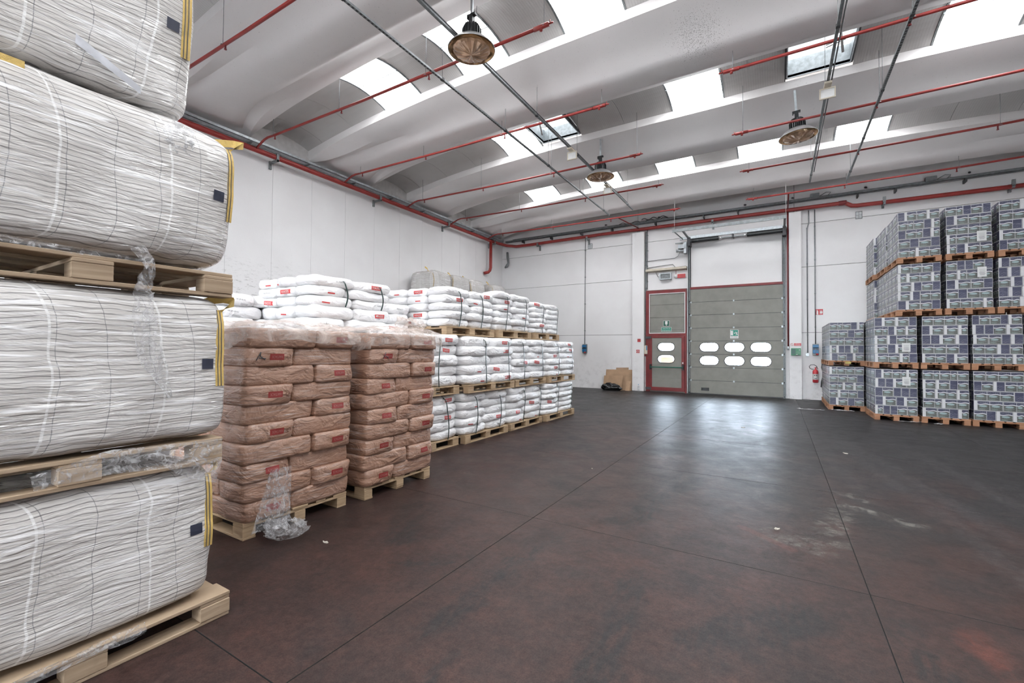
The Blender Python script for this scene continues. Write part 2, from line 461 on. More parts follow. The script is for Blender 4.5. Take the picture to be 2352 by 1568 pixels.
MT = {}
MT['wall'] = mat_wall('white_painted_wall')
MT['wall_l'] = mat_wall('white_painted_scuffed_wall', True)
MT['gap'] = simple('dark_joint', (0.05, 0.05, 0.05), 0.9)
MT['conc'] = mat_concrete()
MT['panel'] = mat_roof_panel()
MT['upper'] = simple('upper_grey_wall', (0.52, 0.50, 0.49), 0.8, kind='world', var=0.05)
MT['floor'] = mat_floor()
MT['pane'] = emit('translucent_roof_pane', (0.96, 0.98, 1.0), SKY_PANE)
MT['hatchpane'] = emit('hatch_dome', (0.93, 0.97, 1.0), SKY_PANE * 0.13)
MT['glass'] = mat_pane('clear_plastic_pane')
MT['galv'] = simple('galvanised_steel', (0.50, 0.54, 0.56), 0.4, 0.6, 0.10, 14)
MT['galvd'] = simple('dull_grey_steel', (0.22, 0.235, 0.24), 0.5, 0.5, 0.12, 14)
MT['dark'] = simple('dark_frame_metal', (0.07, 0.07, 0.075), 0.5, 0.3)
MT['black'] = simple('black_plastic', (0.018, 0.02, 0.022), 0.4)
MT['red'] = simple('red_pipe_paint', (0.27, 0.026, 0.022), 0.45, 0.0, 0.08, 5)
MT['dred'] = simple('dark_red_frame_paint', (0.19, 0.018, 0.020), 0.45, 0.0, 0.10, 4, kind='world')
MT['gate'] = simple('grey_beige_door_panel', (0.235, 0.23, 0.205), 0.55, 0.0, 0.05, 3, 0.08, 12, kind='world')
MT['white'] = simple('white_plastic', (0.74, 0.74, 0.73), 0.5, var=0.04)
MT['cream'] = simple('cream_plastic', (0.58, 0.52, 0.42), 0.5, var=0.06)
MT['green'] = simple('sign_green', (0.0, 0.22, 0.15), 0.4, var=0.04)
MT['dgreen'] = simple('deep_sign_green', (0.01, 0.09, 0.06), 0.4, var=0.04)
MT['aid'] = simple('first_aid_green', (0.01, 0.17, 0.07), 0.35, var=0.06)
MT['signred'] = simple('sign_red', (0.55, 0.04, 0.05), 0.4, var=0.05)
MT['blue'] = simple('socket_blue', (0.01, 0.16, 0.36), 0.35, var=0.05)
MT['ink'] = simple('black_ink', (0.08, 0.08, 0.085), 0.6)
MT['inkg'] = simple('grey_ink', (0.25, 0.25, 0.27), 0.6)
MT['labred'] = simple('label_red', (0.62, 0.06, 0.06), 0.5, var=0.05, coat=0.4)
MT['labdark'] = simple('label_deep_red', (0.30, 0.035, 0.032), 0.5, var=0.05, coat=0.5)
MT['labpink'] = simple('faded_lettering', (0.45, 0.22, 0.19), 0.6)
MT['logo'] = simple('brown_logo_ink', (0.20, 0.085, 0.06), 0.6)
MT['strap'] = simple('dark_green_strapping', (0.02, 0.045, 0.04), 0.3, var=0.1)
MT['loop'] = simple('yellow_webbing', (0.66, 0.46, 0.14), 0.7, 0, 0.12, 12, 0.3, 90)
MT['brown'] = mat_sack('brown_paper_sack', (0.36, 0.20, 0.13), 0.75, True)
MT['wsack'] = mat_sack('white_plastic_sack', (0.89, 0.89, 0.90), 0.4)
MT['bulk'] = mat_bulk('woven_bulk_bag')
MT['bulkfar'] = mat_bulk('woven_bulk_bag_far', 1.3)
MT['film'] = mat_film('clear_film')
MT['filmm'] = mat_film('milky_film', 0.62, 0.86)
def mat_cover():
    m, nt, b = new_mat('milky_cover_film')
    v = coords(nt, 'obj', (3, 3, 6))
    n = noise_n(nt, v, 1.0, 4, 0.6, 1.5)
    b.inputs['Base Color'].default_value = (0.82, 0.74, 0.69, 1)
    b.inputs['Roughness'].default_value = 0.22
    L(nt, ramp(nt, n, 0.38, 0.66, 0.14, 0.58), b.inputs['Alpha'])
    L(nt, bump_n(nt, noise_n(nt, coords(nt, 'obj', (6, 6, 12)), 1.0, 4, 0.6, 1.5), 0.5, 0.03), b.inputs['Normal'])
    return m
MT['cover'] = mat_cover()
MT['land'] = mat_landscape()
MT['navy'] = mat_blueprint()
MT['card'] = mat_whitecard()
MT['wood'] = mat_wood('pale_pallet_wood', (0.36, 0.25, 0.15), (0.48, 0.35, 0.22))
MT['woodn'] = mat_wood('fresh_pallet_wood', (0.30, 0.215, 0.14), (0.40, 0.30, 0.205))
MT['woodr'] = mat_wood('reddish_pallet_wood', (0.30, 0.145, 0.075), (0.42, 0.22, 0.125))
MT['cbd'] = simple('cardboard', (0.40, 0.26, 0.16), 0.8, 0, 0.08, 4)
MT['gold'] = simple('amber_reflector', (0.62, 0.40, 0.22), 0.22, 0.85, 0.15, 5)
MT['lens'] = simple('amber_lens', (0.50, 0.31, 0.19), 0.25, 0.35, 0.22, 5, coat=0.6)
MT['alu'] = simple('spun_aluminium', (0.68, 0.68, 0.68), 0.3, 0.8, 0.05)
MT['paper'] = simple('white_paper_sheet', (0.62, 0.62, 0.61), 0.6, var=0.03)
MT['bin'] = simple('black_bin_bag', (0.012, 0.012, 0.013), 0.22, var=0.3, bump=0.8, bscale=14)

# ------------------------------------------------------------------ mesh helpers
class MB:
    def __init__(self):
        self.v, self.f, self.m, self.uv, self.sm = [], [], [], {}, []
    def add(self, vs, fs, mi=0, smooth=False):
        o = len(self.v)
        self.v += [tuple(p) for p in vs]
        for f in fs:
            self.f.append(tuple(i + o for i in f))
            self.m.append(mi)
            self.sm.append(smooth)
        return self
    def box(self, x0, x1, y0, y1, z0, z1, mi=0):
        vs = [(x0, y0, z0), (x1, y0, z0), (x1, y1, z0), (x0, y1, z0), (x0, y0, z1), (x1, y0, z1), (x1, y1, z1), (x0, y1, z1)]
        return self.add(vs, [(0, 3, 2, 1), (4, 5, 6, 7), (0, 1, 5, 4), (1, 2, 6, 5), (2, 3, 7, 6), (3, 0, 4, 7)], mi)
    def cbox(self, x0, x1, y0, y1, z0, z1, c=0.004, mi=0):
        """box with chamfered long edges (a chamfer ring at top and bottom)"""
        def ring(z, i):
            return [(x0 + i, y0 + i, z), (x1 - i, y0 + i, z), (x1 - i, y1 - i, z), (x0 + i, y1 - i, z)]
        vs = ring(z0, c) + ring(z0 + c, 0) + ring(z1 - c, 0) + ring(z1, c)
        fs = [(3, 2, 1, 0), (12, 13, 14, 15)]
        for k in range(3):
            for j in range(4):
                a, b2 = k * 4 + j, k * 4 + (j + 1) % 4
                fs.append((a, b2, b2 + 4, a + 4))
        return self.add(vs, fs, mi)
    def tube(self, pts, r, n=8, mi=0, caps=True):
        pts = [Vector(p) for p in pts]
        rings = []
        prev = None
        for i, p in enumerate(pts):
            t = (pts[min(i + 1, len(pts) - 1)] - pts[max(i - 1, 0)]).normalized()
            if prev is None:
                a = t.cross(Vector((0, 0, 1)))
                if a.length < 0.1:
                    a = t.cross(Vector((1, 0, 0)))
            else:
                a = prev - t * prev.dot(t)
            a.normalize()
            prev = a
            bb = t.cross(a)
            rr = r[i] if isinstance(r, (list, tuple)) else r
            rings.append([p + (a * cos(2 * pi * k / n) + bb * sin(2 * pi * k / n)) * rr for k in range(n)])
        vs = [q for rg in rings for q in rg]
        fs = []
        for i in range(len(pts) - 1):
            for k in range(n):
                fs.append((i * n + k, i * n + (k + 1) % n, (i + 1) * n + (k + 1) % n, (i + 1) * n + k))
        if caps:
            fs.append(tuple(range(n - 1, -1, -1)))
            fs.append(tuple((len(pts) - 1) * n + k for k in range(n)))
        return self.add(vs, fs, mi, True)
    def lathe(self, prof, n=24, c=(0, 0, 0), mi=0, closed=False, smooth=True):
        vs, fs = [], []
        for (r, z) in prof:
            for k in range(n):
                vs.append((c[0] + r * cos(2 * pi * k / n), c[1] + r * sin(2 * pi * k / n), c[2] + z))
        for i in range(len(prof) - 1):
            for k in range(n):
                fs.append((i * n + k, i * n + (k + 1) % n, (i + 1) * n + (k + 1) % n, (i + 1) * n + k))
        return self.add(vs, fs, mi, smooth)
    def plate(self, outer, holes, y0, y1, mi=0, mrim=None):
        """plate in the xz plane between y0 (front) and y1 (back) with holes"""
        loops = [outer] + holes
        for y, flip in ((y0, False), (y1, True)):
            polys = [[Vector((a, 0, b2)) for a, b2 in lp] for lp in loops]
            flat = [p for lp in loops for p in lp]
            tri = tessellate_polygon(polys)
            vs = [(a, y, b2) for a, b2 in flat]
            fs = []
            for t in tri:
                a, b2, c = (Vector((flat[i][0], flat[i][1], 0)) for i in t)
                ccw = (b2 - a).cross(c - a).z > 0
                t = tuple(t)
                if ccw == flip:
                    t = (t[0], t[2], t[1])
                fs.append(t)
            self.add(vs, fs, mi)
        for li, lp in enumerate(loops):
            n = len(lp)
            vs = [(a, y0, b2) for a, b2 in lp] + [(a, y1, b2) for a, b2 in lp]
            self.add(vs, [(i, (i + 1) % n, n + (i + 1) % n, n + i) for i in range(n)], mi if li == 0 or mrim is None else mrim)
        return self
    def mesh(self, name, mats):
        me = bpy.data.meshes.new(name)
        me.from_pydata(self.v, [], self.f)
        for mt in (mats if isinstance(mats, (list, tuple)) else [mats]):
            me.materials.append(mt)
        me.polygons.foreach_set('material_index', self.m)
        me.polygons.foreach_set('use_smooth', self.sm)
        me.update()
        return me
    def build(self, name, mats, parent=None, loc=(0, 0, 0)):
        return link(name, self.mesh(name, mats), parent, loc)

def link(name, data, parent=None, loc=(0, 0, 0), rot=None, scale=None):
    o = bpy.data.objects.new(name, data)
    COL.objects.link(o)
    o.location = loc
    if rot:
        o.rotation_euler = rot
    if scale:
        o.scale = scale
    if parent:
        o.parent = parent
    return o

def tag(o, label, cat, group=None, kind=None):
    o['label'] = label
    o['category'] = cat
    if group:
        o['group'] = group
    if kind:
        o['kind'] = kind
    return o

def thing(name, label, cat, loc=(0, 0, 0), group=None, rz=0.0, kind=None):
    o = link(name, None, None, loc)
    o.rotation_euler = (0, 0, rz)
    o.empty_display_size = 0.1
    return tag(o, label, cat, group, kind)

def stadium(x0, x1, z0, z1, n=6):
    r = (z1 - z0) / 2
    zc = (z0 + z1) / 2
    p = []
    for i in range(n + 1):
        a = -pi / 2 + pi * i / n
        p.append((x1 - r + r * cos(a), zc + r * sin(a)))
    for i in range(n + 1):
        a = pi / 2 + pi * i / n
        p.append((x0 + r + r * cos(a), zc + r * sin(a)))
    return p

def rect(x0, x1, z0, z1):
    return [(x0, z0), (x1, z0), (x1, z1), (x0, z1)]

_txt = {}
def text_mesh(s):
    """(verts, faces) of a line of text, cap height 1, centred"""
    if s in _txt:
        return _txt[s]
    cu = bpy.data.curves.new('lettering', 'FONT')
    cu.body = s
    cu.size = 1.0
    cu.resolution_u = 2
    o = bpy.data.objects.new('lettering', cu)
    COL.objects.link(o)
    bpy.context.view_layer.update()
    dg = bpy.context.evaluated_depsgraph_get()
    me = o.evaluated_get(dg).to_mesh()
    vs = [(v.co.x, v.co.y) for v in me.vertices]
    fs = [tuple(p.vertices) for p in me.polygons]
    o.evaluated_get(dg).to_mesh_clear()
    bpy.data.objects.remove(o)
    bpy.data.curves.remove(cu)
    x0, x1 = min(v[0] for v in vs), max(v[0] for v in vs)
    y0, y1 = min(v[1] for v in vs), max(v[1] for v in vs)
    h = y1 - y0
    w = (x1 - x0) / h
    vs = [((x - (x0 + x1) / 2) / h, (y - (y0 + y1) / 2) / h) for x, y in vs]
    _txt[s] = (vs, fs, w)
    return _txt[s]

def put_text(mb, s, cx, cz, y, h, mi=0, maxw=None):
    """text standing on the xz plane, read from -y"""
    vs, fs, w = text_mesh(s)
    k = h
    kx = h if not maxw or w * h <= maxw else maxw / w
    mb.add([(cx + x * kx, y, cz + z * k) for x, z in vs], fs, mi)

D = 17.25      # back wall
XL, XR = -10.984, 7.32
YB = -11.3     # wall behind the camera
XC = -1.83

# ------------------------------------------------------------------ floor (slabs with sawn joints)
fl = MB().box(XL - 0.3, XR + 0.3, YB - 0.3, D + 0.3, -0.25, -0.012).build('floor', MT['gap'])
tag(fl, 'worn red and grey concrete warehouse floor with sawn joints', 'floor', kind='structure')
xs = [-1.9 + 2.38 * k for k in range(-4, 5)]
ys = [3.54 + 2.365 * k for k in range(-7, 7)]
xe = [XL - 0.3] + [x for x in xs if XL < x < XR - 0.2] + [XR + 0.3]
ye = [YB - 0.3] + [y for y in ys if YB + 0.2 < y < D - 0.2] + [D + 0.3]
for i in range(len(xe) - 1):
    for j in range(len(ye) - 1):
        g = 0.0035
        sb = MB().box(xe[i] + g, xe[i + 1] - g, ye[j] + g, ye[j + 1] - g, -0.10, 0.0, 1)
        sb.m[1] = 0
        sb.build('floor_slab', [MT['floor'], MT['gap']], fl)

# ------------------------------------------------------------------ walls
wb = MB().box(XL - 0.3, -4.36, D + 0.03, D + 0.25, 0, 8.1).box(0.09, XR + 0.3, D + 0.03, D + 0.25, 0, 8.1) \
    .box(-4.36, 0.14, D + 0.03, D + 0.25, 3.80, 8.1).box(-2.98, -2.74, D + 0.03, D + 0.25, 0, 3.86).build('wall_back', MT['gap'])
tag(wb, 'white precast concrete panel wall around the loading gate', 'wall', kind='structure')
zc = [0, 2.17, 4.32, 5.74, 7.45]
def wpanel(x0, x1, z0, z1, mt='wall'):
    g = 0.006
    MB().cbox(x0 + g, x1 - g, D, D + 0.03, z0 + (g if z0 else 0), z1 - g, 0.003).build('wall_panel', MT[mt], wb)
for k in range(4):
    z0, z1 = zc[k], zc[k + 1]
    wpanel(XL - 0.02, -7.9 if k == 9 else -4.7, z0, z1)
    wpanel(0.45, XR, z0, z1)
    if k == 0:
        continue
    if k == 1:
        wpanel(-4.7, 0.45, 3.86, 5.74)
    elif k == 3:
        wpanel(-4.7, 0.45, z0, z1)
MB().box(-4.7, -4.36, D, D + 0.03, 0, 3.86).build('wall_panel', MT['wall'], wb)
MB().box(0.14, 0.45, D, D + 0.03, 0, 3.86).build('wall_panel', MT['wall'], wb)
MB().box(-2.9, -2.8, D, D + 0.03, 0, 3.86).build('wall_panel', MT['wall'], wb)

wl = MB().box(XL - 0.3, XL - 0.03, YB - 0.3, D + 0.3, 0, 8.1).build('wall_left', MT['gap'])
tag(wl, 'long white panel wall behind the sack stacks', 'wall', kind='structure')
y = 6.366 - 1.0975 * 16
while y < D:
    y0, y1 = max(y, YB), min(y + 1.0975, D)
    if y1 - y0 > 0.05:
        MB().cbox(XL - 0.03, XL, y0 + 0.003, y1 - 0.003, 0, 7.2, 0.003).build('wall_panel', MT['wall_l'], wl)
    y += 1.0975
w = MB().box(XR, XR + 0.3, YB - 0.3, D + 0.3, 0, 8.1).build('wall_right', MT['wall'])
tag(w, 'white wall beyond the carton stacks', 'wall', kind='structure')
w = MB().box(XL, -4.2, YB - 0.3, YB, 0, 8.1).box(-4.2, 0.4, YB - 0.3, YB, 4.4, 8.1).box(0.4, XR, YB - 0.3, YB, 0, 8.1).build('wall_front', MT['wall'])  # opening added in this unseen wall to brighten the ceiling
tag(w, 'white wall behind the camera with an open loading gate', 'wall', kind='structure')

# pillars
for x0, x1, lb in ((-4.86, -4.42, 'white concrete pillar beside the red personnel door'), (0.30, 0.635, 'white concrete pillar beside the extinguisher, green box on it')):
    p = MB().cbox(x0, x1, 17.05, D, 0, 6.12, 0.012).build('pillar', MT['wall'])
    MB().tube([((x0 + x1) / 2 - 0.05, 17.12, 6.12), ((x0 + x1) / 2 - 0.05, 17.12, 6.17), ((x0 + x1) / 2 + 0.05, 17.12, 6.17), ((x0 + x1) / 2 + 0.05, 17.12, 6.12)], 0.012, 6).build('lifting_eye', MT['galv'], p)
    tag(p, lb, 'pillar', kind='structure')

# ------------------------------------------------------------------ roof: wing beams, arched panels, roof panes
HALF = (XR - XL) / 2
def tip_z(x):
    return 7.33 - 0.44 * abs((x - XC) / HALF) ** 3.3
def bot_z(x):
    return 6.685 - 0.085 * abs((x - XC) / HALF) ** 2.5
def smooth(t):
    t = max(0, min(1, t))
    return t * t * (3 - 2 * t)
def beam_mesh():
    mb = MB()
    st = []
    n = 64
    for i in range(n + 1):
        u = -1 + 2 * i / n
        st.append(XC + HALF * (abs(u) ** 0.72) * (1 if u > 0 else -1))
    rows = []
    for x in st:
        d = HALF - abs(x - XC)
        f = max(0.0, 1 - d / 1.7) ** 2.2
        zt, zb = tip_z(x), bot_z(x)
        zs = zt - 0.18
        prof = [(1.1, zt)]
        low = [(1.1, zs), (0.98, zs - 0.055), (0.72, zs - 0.16), (0.50, zb + 0.19), (0.36, zb + 0.085), (0.27, zb + 0.022), (0.17, zb), (0.0, zb - 0.006)]
        box = [(1.1, zb + 0.10), (1.085, zb + 0.04), (1.05, zb + 0.01), (0.9, zb), (0.75, zb), (0.55, zb), (0.3, zb), (0.0, zb)]
        side = [(a[0] * (1 - f) + b2[0] * f, a[1] * (1 - f) + b2[1] * f) for a, b2 in zip(low, box)]
        pr = [(-1.1, zt)] + [(-a, z) for a, z in side] + [(a, z) for a, z in reversed(side[:-1])] + [(1.1, zt)]
        rows.append([(x, a, z) for a, z in pr])
    m = len(rows[0])
    vs = [p for r in rows for p in r]
    fs = []
    for i in range(len(rows) - 1):
        for k in range(m - 1):
            fs.append((i * m + k, i * m + k + 1, (i + 1) * m + k + 1, (i + 1) * m + k))
        fs.append((i * m + m - 1, i * m, (i + 1) * m, (i + 1) * m + m - 1))
    mb.add(vs, fs, 0, True)
    me = mb.mesh('beam', MT['conc'])
    # sharp tip strip edges
    for p in me.polygons:
        pass
    me.set_sharp_from_angle(angle=radians(28))
    return me
bm_ = beam_mesh()
TIPS = [3.6 + 3.72 * j for j in range(-4, 4)]
BL = {3: 'white concrete wing beam nearest the gate wall', 2: 'second white concrete wing beam from the gate wall',
      1: 'third white concrete wing beam from the gate wall', 0: 'white concrete wing beam above the near bulk bags'}
for j, t in zip(range(-4, 4), TIPS):
    b_ = link('ceiling_beam', bm_, None, (0, t + 1.1, 0))
    tag(b_, BL.get(j, 'white concrete wing beam over the camera and behind it'), 'beam', 'roof wing beams', 'structure')

ceil = MB().box(XL - 0.3, XR + 0.3, YB - 0.3, D + 0.3, 8.05, 8.15).build('ceiling', MT['upper'])  # flat cover added over the arched roof to block the sky
tag(ceil, 'roof deck above the arched panels', 'ceiling', kind='structure')
EDG = [XL] + [-2.2 + 1.165 * k for k in range(-7, 9)] + [XR]
def arch_z(s):   # s in 0..1 across the gap
    return 0.15 * (1 - (2 * s - 1) ** 2)
NA = 10
def arch_piece(x0, x1, ya, yb, off=0.0, th=0.0, g=0.004):
    mb = MB()
    vs, fs = [], []
    for s in range(NA + 1):
        t = s / NA
        yy = ya + (yb - ya) * t
        for x in (x0 + g, x1 - g):
            vs.append((x, yy, tip_z(x) - 0.012 + arch_z(t) + off))
    k = len(vs)
    for s in range(NA + 1):
        t = s / NA
        yy = ya + (yb - ya) * t
        for x in (x0 + g, x1 - g):
            vs.append((x, yy, tip_z(x) - 0.012 + arch_z(t) + off + 0.04))
    for s in range(NA):
        a = s * 2
        fs.append((a, a + 1, a + 3, a + 2))
        fs.append((k + a, k + a + 2, k + a + 3, k + a + 1))
        fs.append((a, a + 2, k + a + 2, k + a))
        fs.append((a + 1, k + a + 1, k + a + 3, a + 3))
    return mb.add(vs, fs, 0, False)
SKY = {1: (-5, -3, -1, 1, 3, 5), 2: (-4, 0, 4), 3: (-5, -3, -1, 1, 3), 0: (-2, 0, 2, 4), -1: (-4, -2, 0, 2, 4), -2: (-4, -2, 0, 2, 4), -3: (-4, -1, 2, 5)}  # panes out of view, above and behind the camera, are added for light
HATCH = {2: (-3, 2)}
for j in range(-3, 4):
    ya, yb = TIPS[j + 4] - 1.52, TIPS[j + 4]
    ya -= 0.05
    yb += 0.05
    for i in range(len(EDG) - 1):
        k = i - 8
        x0, x1 = EDG[i], EDG[i + 1]
        if k in HATCH.get(j, ()):
            continue
        if k in SKY.get(j, ()):
            arch_piece(x0 + 0.035, x1 - 0.035, ya, yb).build('skylight_pane', MT['pane'], ceil)
            fr = MB()
            for xa in (x0, x1 - 0.035):
                fr.v += []
                a = arch_piece(xa, xa + 0.035, ya, yb, -0.012, g=0.0)
                fr.add(a.v, a.f, 0)
            fr.box(x0, x1, (ya + yb) / 2 - 0.008, (ya + yb) / 2 + 0.008, tip_z((x0 + x1) / 2) + 0.105, tip_z((x0 + x1) / 2) + 0.14)
            fr.build('skylight_frame', MT['galvd'], ceil)
        else:
            arch_piece(x0, x1, ya, yb).build('roof_panel', MT['panel'], ceil)
            MB().add(*(lambda a: (a.v, a.f))(arch_piece(x1 - 0.012, x1 + 0.012, ya, yb, 0.02, g=0))).build('panel_seam', MT['gap'], ceil)
    # end closures in the half-round openings at the long walls
for j in range(-3, 4):
    ya, yb = TIPS[j + 4] - 1.52, TIPS[j + 4]
    lb = MB().box(XL - 0.03, XL + 0.015, ya - 0.1, yb + 0.1, 6.5, 7.2).build('wall_panel', MT['upper'], wl)
# closing strip by the gate wall and behind the camera
MB().box(XL, XR, 16.9, D + 0.1, 7.30, 7.36).build('roof_panel', MT['panel'], ceil)
MB().box(XL, XR, YB - 0.1, TIPS[0] + 0.2, 7.30, 7.36).build('roof_panel', MT['panel'], ceil)

# smoke hatches, standing open under a translucent dome
for hk, lb in ((-3, 'open smoke hatch over the aisle beside a roof pane, galvanised kerb'), (2, 'open smoke hatch above the third hanging lamp, galvanised kerb')):
    x0, x1 = EDG[hk + 8], EDG[hk + 9]
    ya, yb = TIPS[6] - 1.5, TIPS[6]
    zb = tip_z((x0 + x1) / 2)
    h = thing('smoke_hatch', lb, 'roof hatch', ((x0 + x1) / 2, (ya + yb) / 2, zb), 'smoke hatches', kind='structure')
    hx, hy = (x1 - x0) / 2, (yb - ya) / 2
    hf = MB().plate(rect(-hx, hx, -hy, hy), [rect(-hx + 0.05, hx - 0.05, -hy + 0.05, hy - 0.05)], 0, 0.05).build('hatch_frame', MT['dark'], h)
    hf.rotation_euler = (radians(90), 0, 0)
    hf.location = (0, 0, 0.05)
    k_ = MB()
    k_.box(-hx + 0.03, hx - 0.03, hy - 0.05, hy - 0.03, 0.03, 0.42)
    k_.box(-hx + 0.03, hx - 0.03, -hy + 0.03, -hy + 0.05, 0.03, 0.42)
    k_.box(-hx + 0.03, -hx + 0.05, -hy + 0.03, hy - 0.03, 0.03, 0.42)
    k_.box(hx - 0.05, hx - 0.03, -hy + 0.03, hy - 0.03, 0.03, 0.42)
    k_.build('kerb', MT['galv'], h)
    d_ = MB().box(-hx, hx, -hy, hy, 0.44, 0.47).build('dome', MT['hatchpane'], h)
    MB().box(-hx + 0.03, hx - 0.03, -0.05, 0.0, 0.36, 0.40).build('cross_bar', MT['dark'], h)
    s_ = 1 if hk > 0 else -1
    MB().tube([(0.3 * s_, -0.1, 0.38), (0.38 * s_, 0.3, 0.06)], 0.022, 8).build('gas_strut', MT['white'], h)
    MB().tube([(0.1 * s_, 0.15, 0.2), (0.42 * s_, 0.25, 0.32)], 0.012, 6).tube([(0.1 * s_, 0.18, 0.17), (0.42 * s_, 0.28, 0.29)], 0.012, 6).build('actuator', MT['alu'], h)
    MB().box(0.3 * s_ - 0.1, 0.3 * s_ + 0.1, -0.45, -0.35, 0.22, 0.34).build('motor_box', MT['white'], h)

# ------------------------------------------------------------------ loading gate (door_1)
G0, G1 = -2.77, 0.12
gate = thing('door_1', 'large grey sectional loading gate with two rows of oval windows', 'gate', (0, 0, 0), kind='structure')
WX = [(-2.45, -1.83), (-1.64, -1.02), (-0.83, -0.215)]
for k in range(8):
    z0, z1 = 0.02 + 0.472 * k, 0.02 + 0.472 * (k + 1)
    holes = []
    if k in (2, 3):
        holes = [stadium(a, b2, (1.055, 1.535)[k - 2], (1.365, 1.845)[k - 2]) for a, b2 in WX]
    mb = MB().plate(rect(G0, G1, z0 + 0.007, z1 - 0.007), holes, D - 0.055, D - 0.015)
    MB().box(G0, G1, D - 0.030, D - 0.02, z1 - 0.02, z1 + 0.02).build('section_seal', MT['dark'], gate)  # backing strip added to stop daylight leaking between the sections
    for q in range(1, 6):
        zz = z0 + 0.472 * q / 6
        if not holes:
            mb.box(G0, G1, D - 0.0575, D - 0.055, zz - 0.0315, zz + 0.0315)
    s = mb.build('gate_section', MT['gate'], gate)
    if holes:
        for (a, b2) in WX:
            za, zb = (1.055, 1.535)[k - 2], (1.365, 1.845)[k - 2]
            MB().plate(stadium(a - 0.018, b2 + 0.018, za - 0.018, zb + 0.018), [stadium(a + 0.008, b2 - 0.008, za + 0.008, zb - 0.008)], D - 0.066, D - 0.02).build('window_frame', MT['dark'], s)
            MB().plate(stadium(a, b2, za, zb), [], D - 0.036, D - 0.034).build('window_pane', MT['glass'], s)
    for xx in ((G0 + 0.02), (G0 + G1) / 2 - 0.02, (G1 - 0.02)):
        if k:
            MB().box(xx - 0.022, xx + 0.022, D - 0.075, D - 0.055, z0 - 0.03, z0 + 0.03).box(xx - 0.008, xx + 0.008, D - 0.085, D - 0.055, z0 - 0.012, z0 + 0.012).build('hinge', MT['galv'], gate)
    for xx, sg in ((G0, -1), (G1, 1)):
        MB().tube([(xx - 0.0, D - 0.09, z0 + 0.03), (xx + sg * 0.045, D - 0.09, z0 + 0.03)], 0.024, 10).build('roller', MT['dark'], gate)
MB().box(G0 - 0.03, G1 + 0.03, D - 0.07, D, 3.80, 3.88).build('top_seal', MT['dred'], gate)
MB().box(G0 - 0.02, G1 + 0.02, D - 0.06, D - 0.0, 0.0, 0.032).build('bottom_seal', MT['black'], gate)
MB().plate(rect(-2.40, -2.14, 0.13, 0.235), [rect(-2.38, -2.16, 0.155, 0.215)], D - 0.08, D - 0.055).box(-2.38, -2.16, D - 0.066, D - 0.058, 0.155, 0.215).build('pull_handle', MT['black'], gate)
for x0, sg in ((G0 - 0.075, 1), (G1 + 0.005, 1)):
    MB().box(x0, x0 + 0.07, D - 0.02, D + 0.0, 0, 5.45).box(x0, x0 + 0.015, D - 0.12, D - 0.02, 0, 5.45).box(x0 + 0.055, x0 + 0.07, D - 0.10, D - 0.02, 0, 5.45).build('guide_rail', MT['galvd'], gate)
    MB().box(x0 + (0.070 if x0 < -1 else -0.02), x0 + (0.09 if x0 < -1 else 0.0), D - 0.03, D - 0.0, 3.86, 5.45).build('cable_guard', MT['black'], gate)
# springs, shaft, tracks, frame
def coil_tube(x0, x1, r, z, y):
    prof = []
    mb = MB()
    pts, rs = [], []
    n = int((x1 - x0) / 0.022)
    for i in range(n * 2 + 1):
        pts.append((x0 + (x1 - x0) * i / (n * 2), y, z))
        rs.append(r if i % 2 else r * 0.90)
    return mb.tube(pts, rs, 12)
coil_tube(-2.68, -1.80, 0.078, 5.53, 16.98).build('torsion_spring', MT['black'], gate)
coil_tube(-0.92, 0.12, 0.078, 5.53, 16.98).build('torsion_spring', MT['black'], gate)
MB().tube([(-2.85, 16.98, 5.53), (0.2, 16.98, 5.53)], 0.018, 8).build('shaft', MT['galv'], gate)
_c = MB().lathe([(0.03, -0.04), (0.06, -0.03), (0.06, 0.03), (0.03, 0.04)], 12).build('winding_cone', MT['alu'], gate, (-1.74, 16.98, 5.53))
_c.rotation_euler = (0, radians(90), 0)
_c = MB().lathe([(0.03, -0.04), (0.06, -0.03), (0.06, 0.03), (0.03, 0.04)], 12).build('winding_cone', MT['alu'], gate, (-0.97, 16.98, 5.53))
_c.rotation_euler = (0, radians(90), 0)
MB().box(-1.38, -1.33, 16.94, D, 5.5, 5.62).build('shaft_bearing', MT['dark'], gate)
for xx in (-2.78, 0.17):
    MB().box(xx - 0.05, xx + 0.05, 16.88, D, 5.36, 5.66).build('bearing_plate', MT['dark'], gate)
    MB().box(xx - 0.03, xx + 0.03, 15.75, 17.2, 5.60, 5.64).build('horizontal_track', MT['galvd'], gate)
MB().box(-3.1, 0.24, 16.98, 17.06, 5.62, 5.72).build('cross_channel', MT['galv'], gate)
MB().box(-3.12, 0.22, 15.72, 15.76, 5.60, 5.70).build('end_channel', MT['galvd'], gate)
MB().tube([(-3.08, 15.74, 5.64), (-3.0, 17.0, 5.64)], 0.02, 6).build('side_channel', MT['galvd'], gate)
MB().tube([(-3.05, 15.74, 5.7), (-3.05, 15.8, 7.0)], 0.006, 5).tube([(0.2, 15.74, 5.7), (0.2, 15.8, 7.0)], 0.006, 5).build('hanger_wire', MT['white'], gate)
mt_ = MB().box(-3.14, -2.9, 16.85, 17.1, 5.28, 5.42).tube([(-3.22, 16.98, 5.22), (-2.86, 16.98, 5.22)], 0.055, 12).box(-2.95, -2.86, 16.9, 17.12, 5.1, 5.5).tube([(-3.25, 16.98, 5.5), (-3.0, 16.98, 5.5)], 0.02, 8)
mt_.build('gate_motor', MT['galv'], gate)
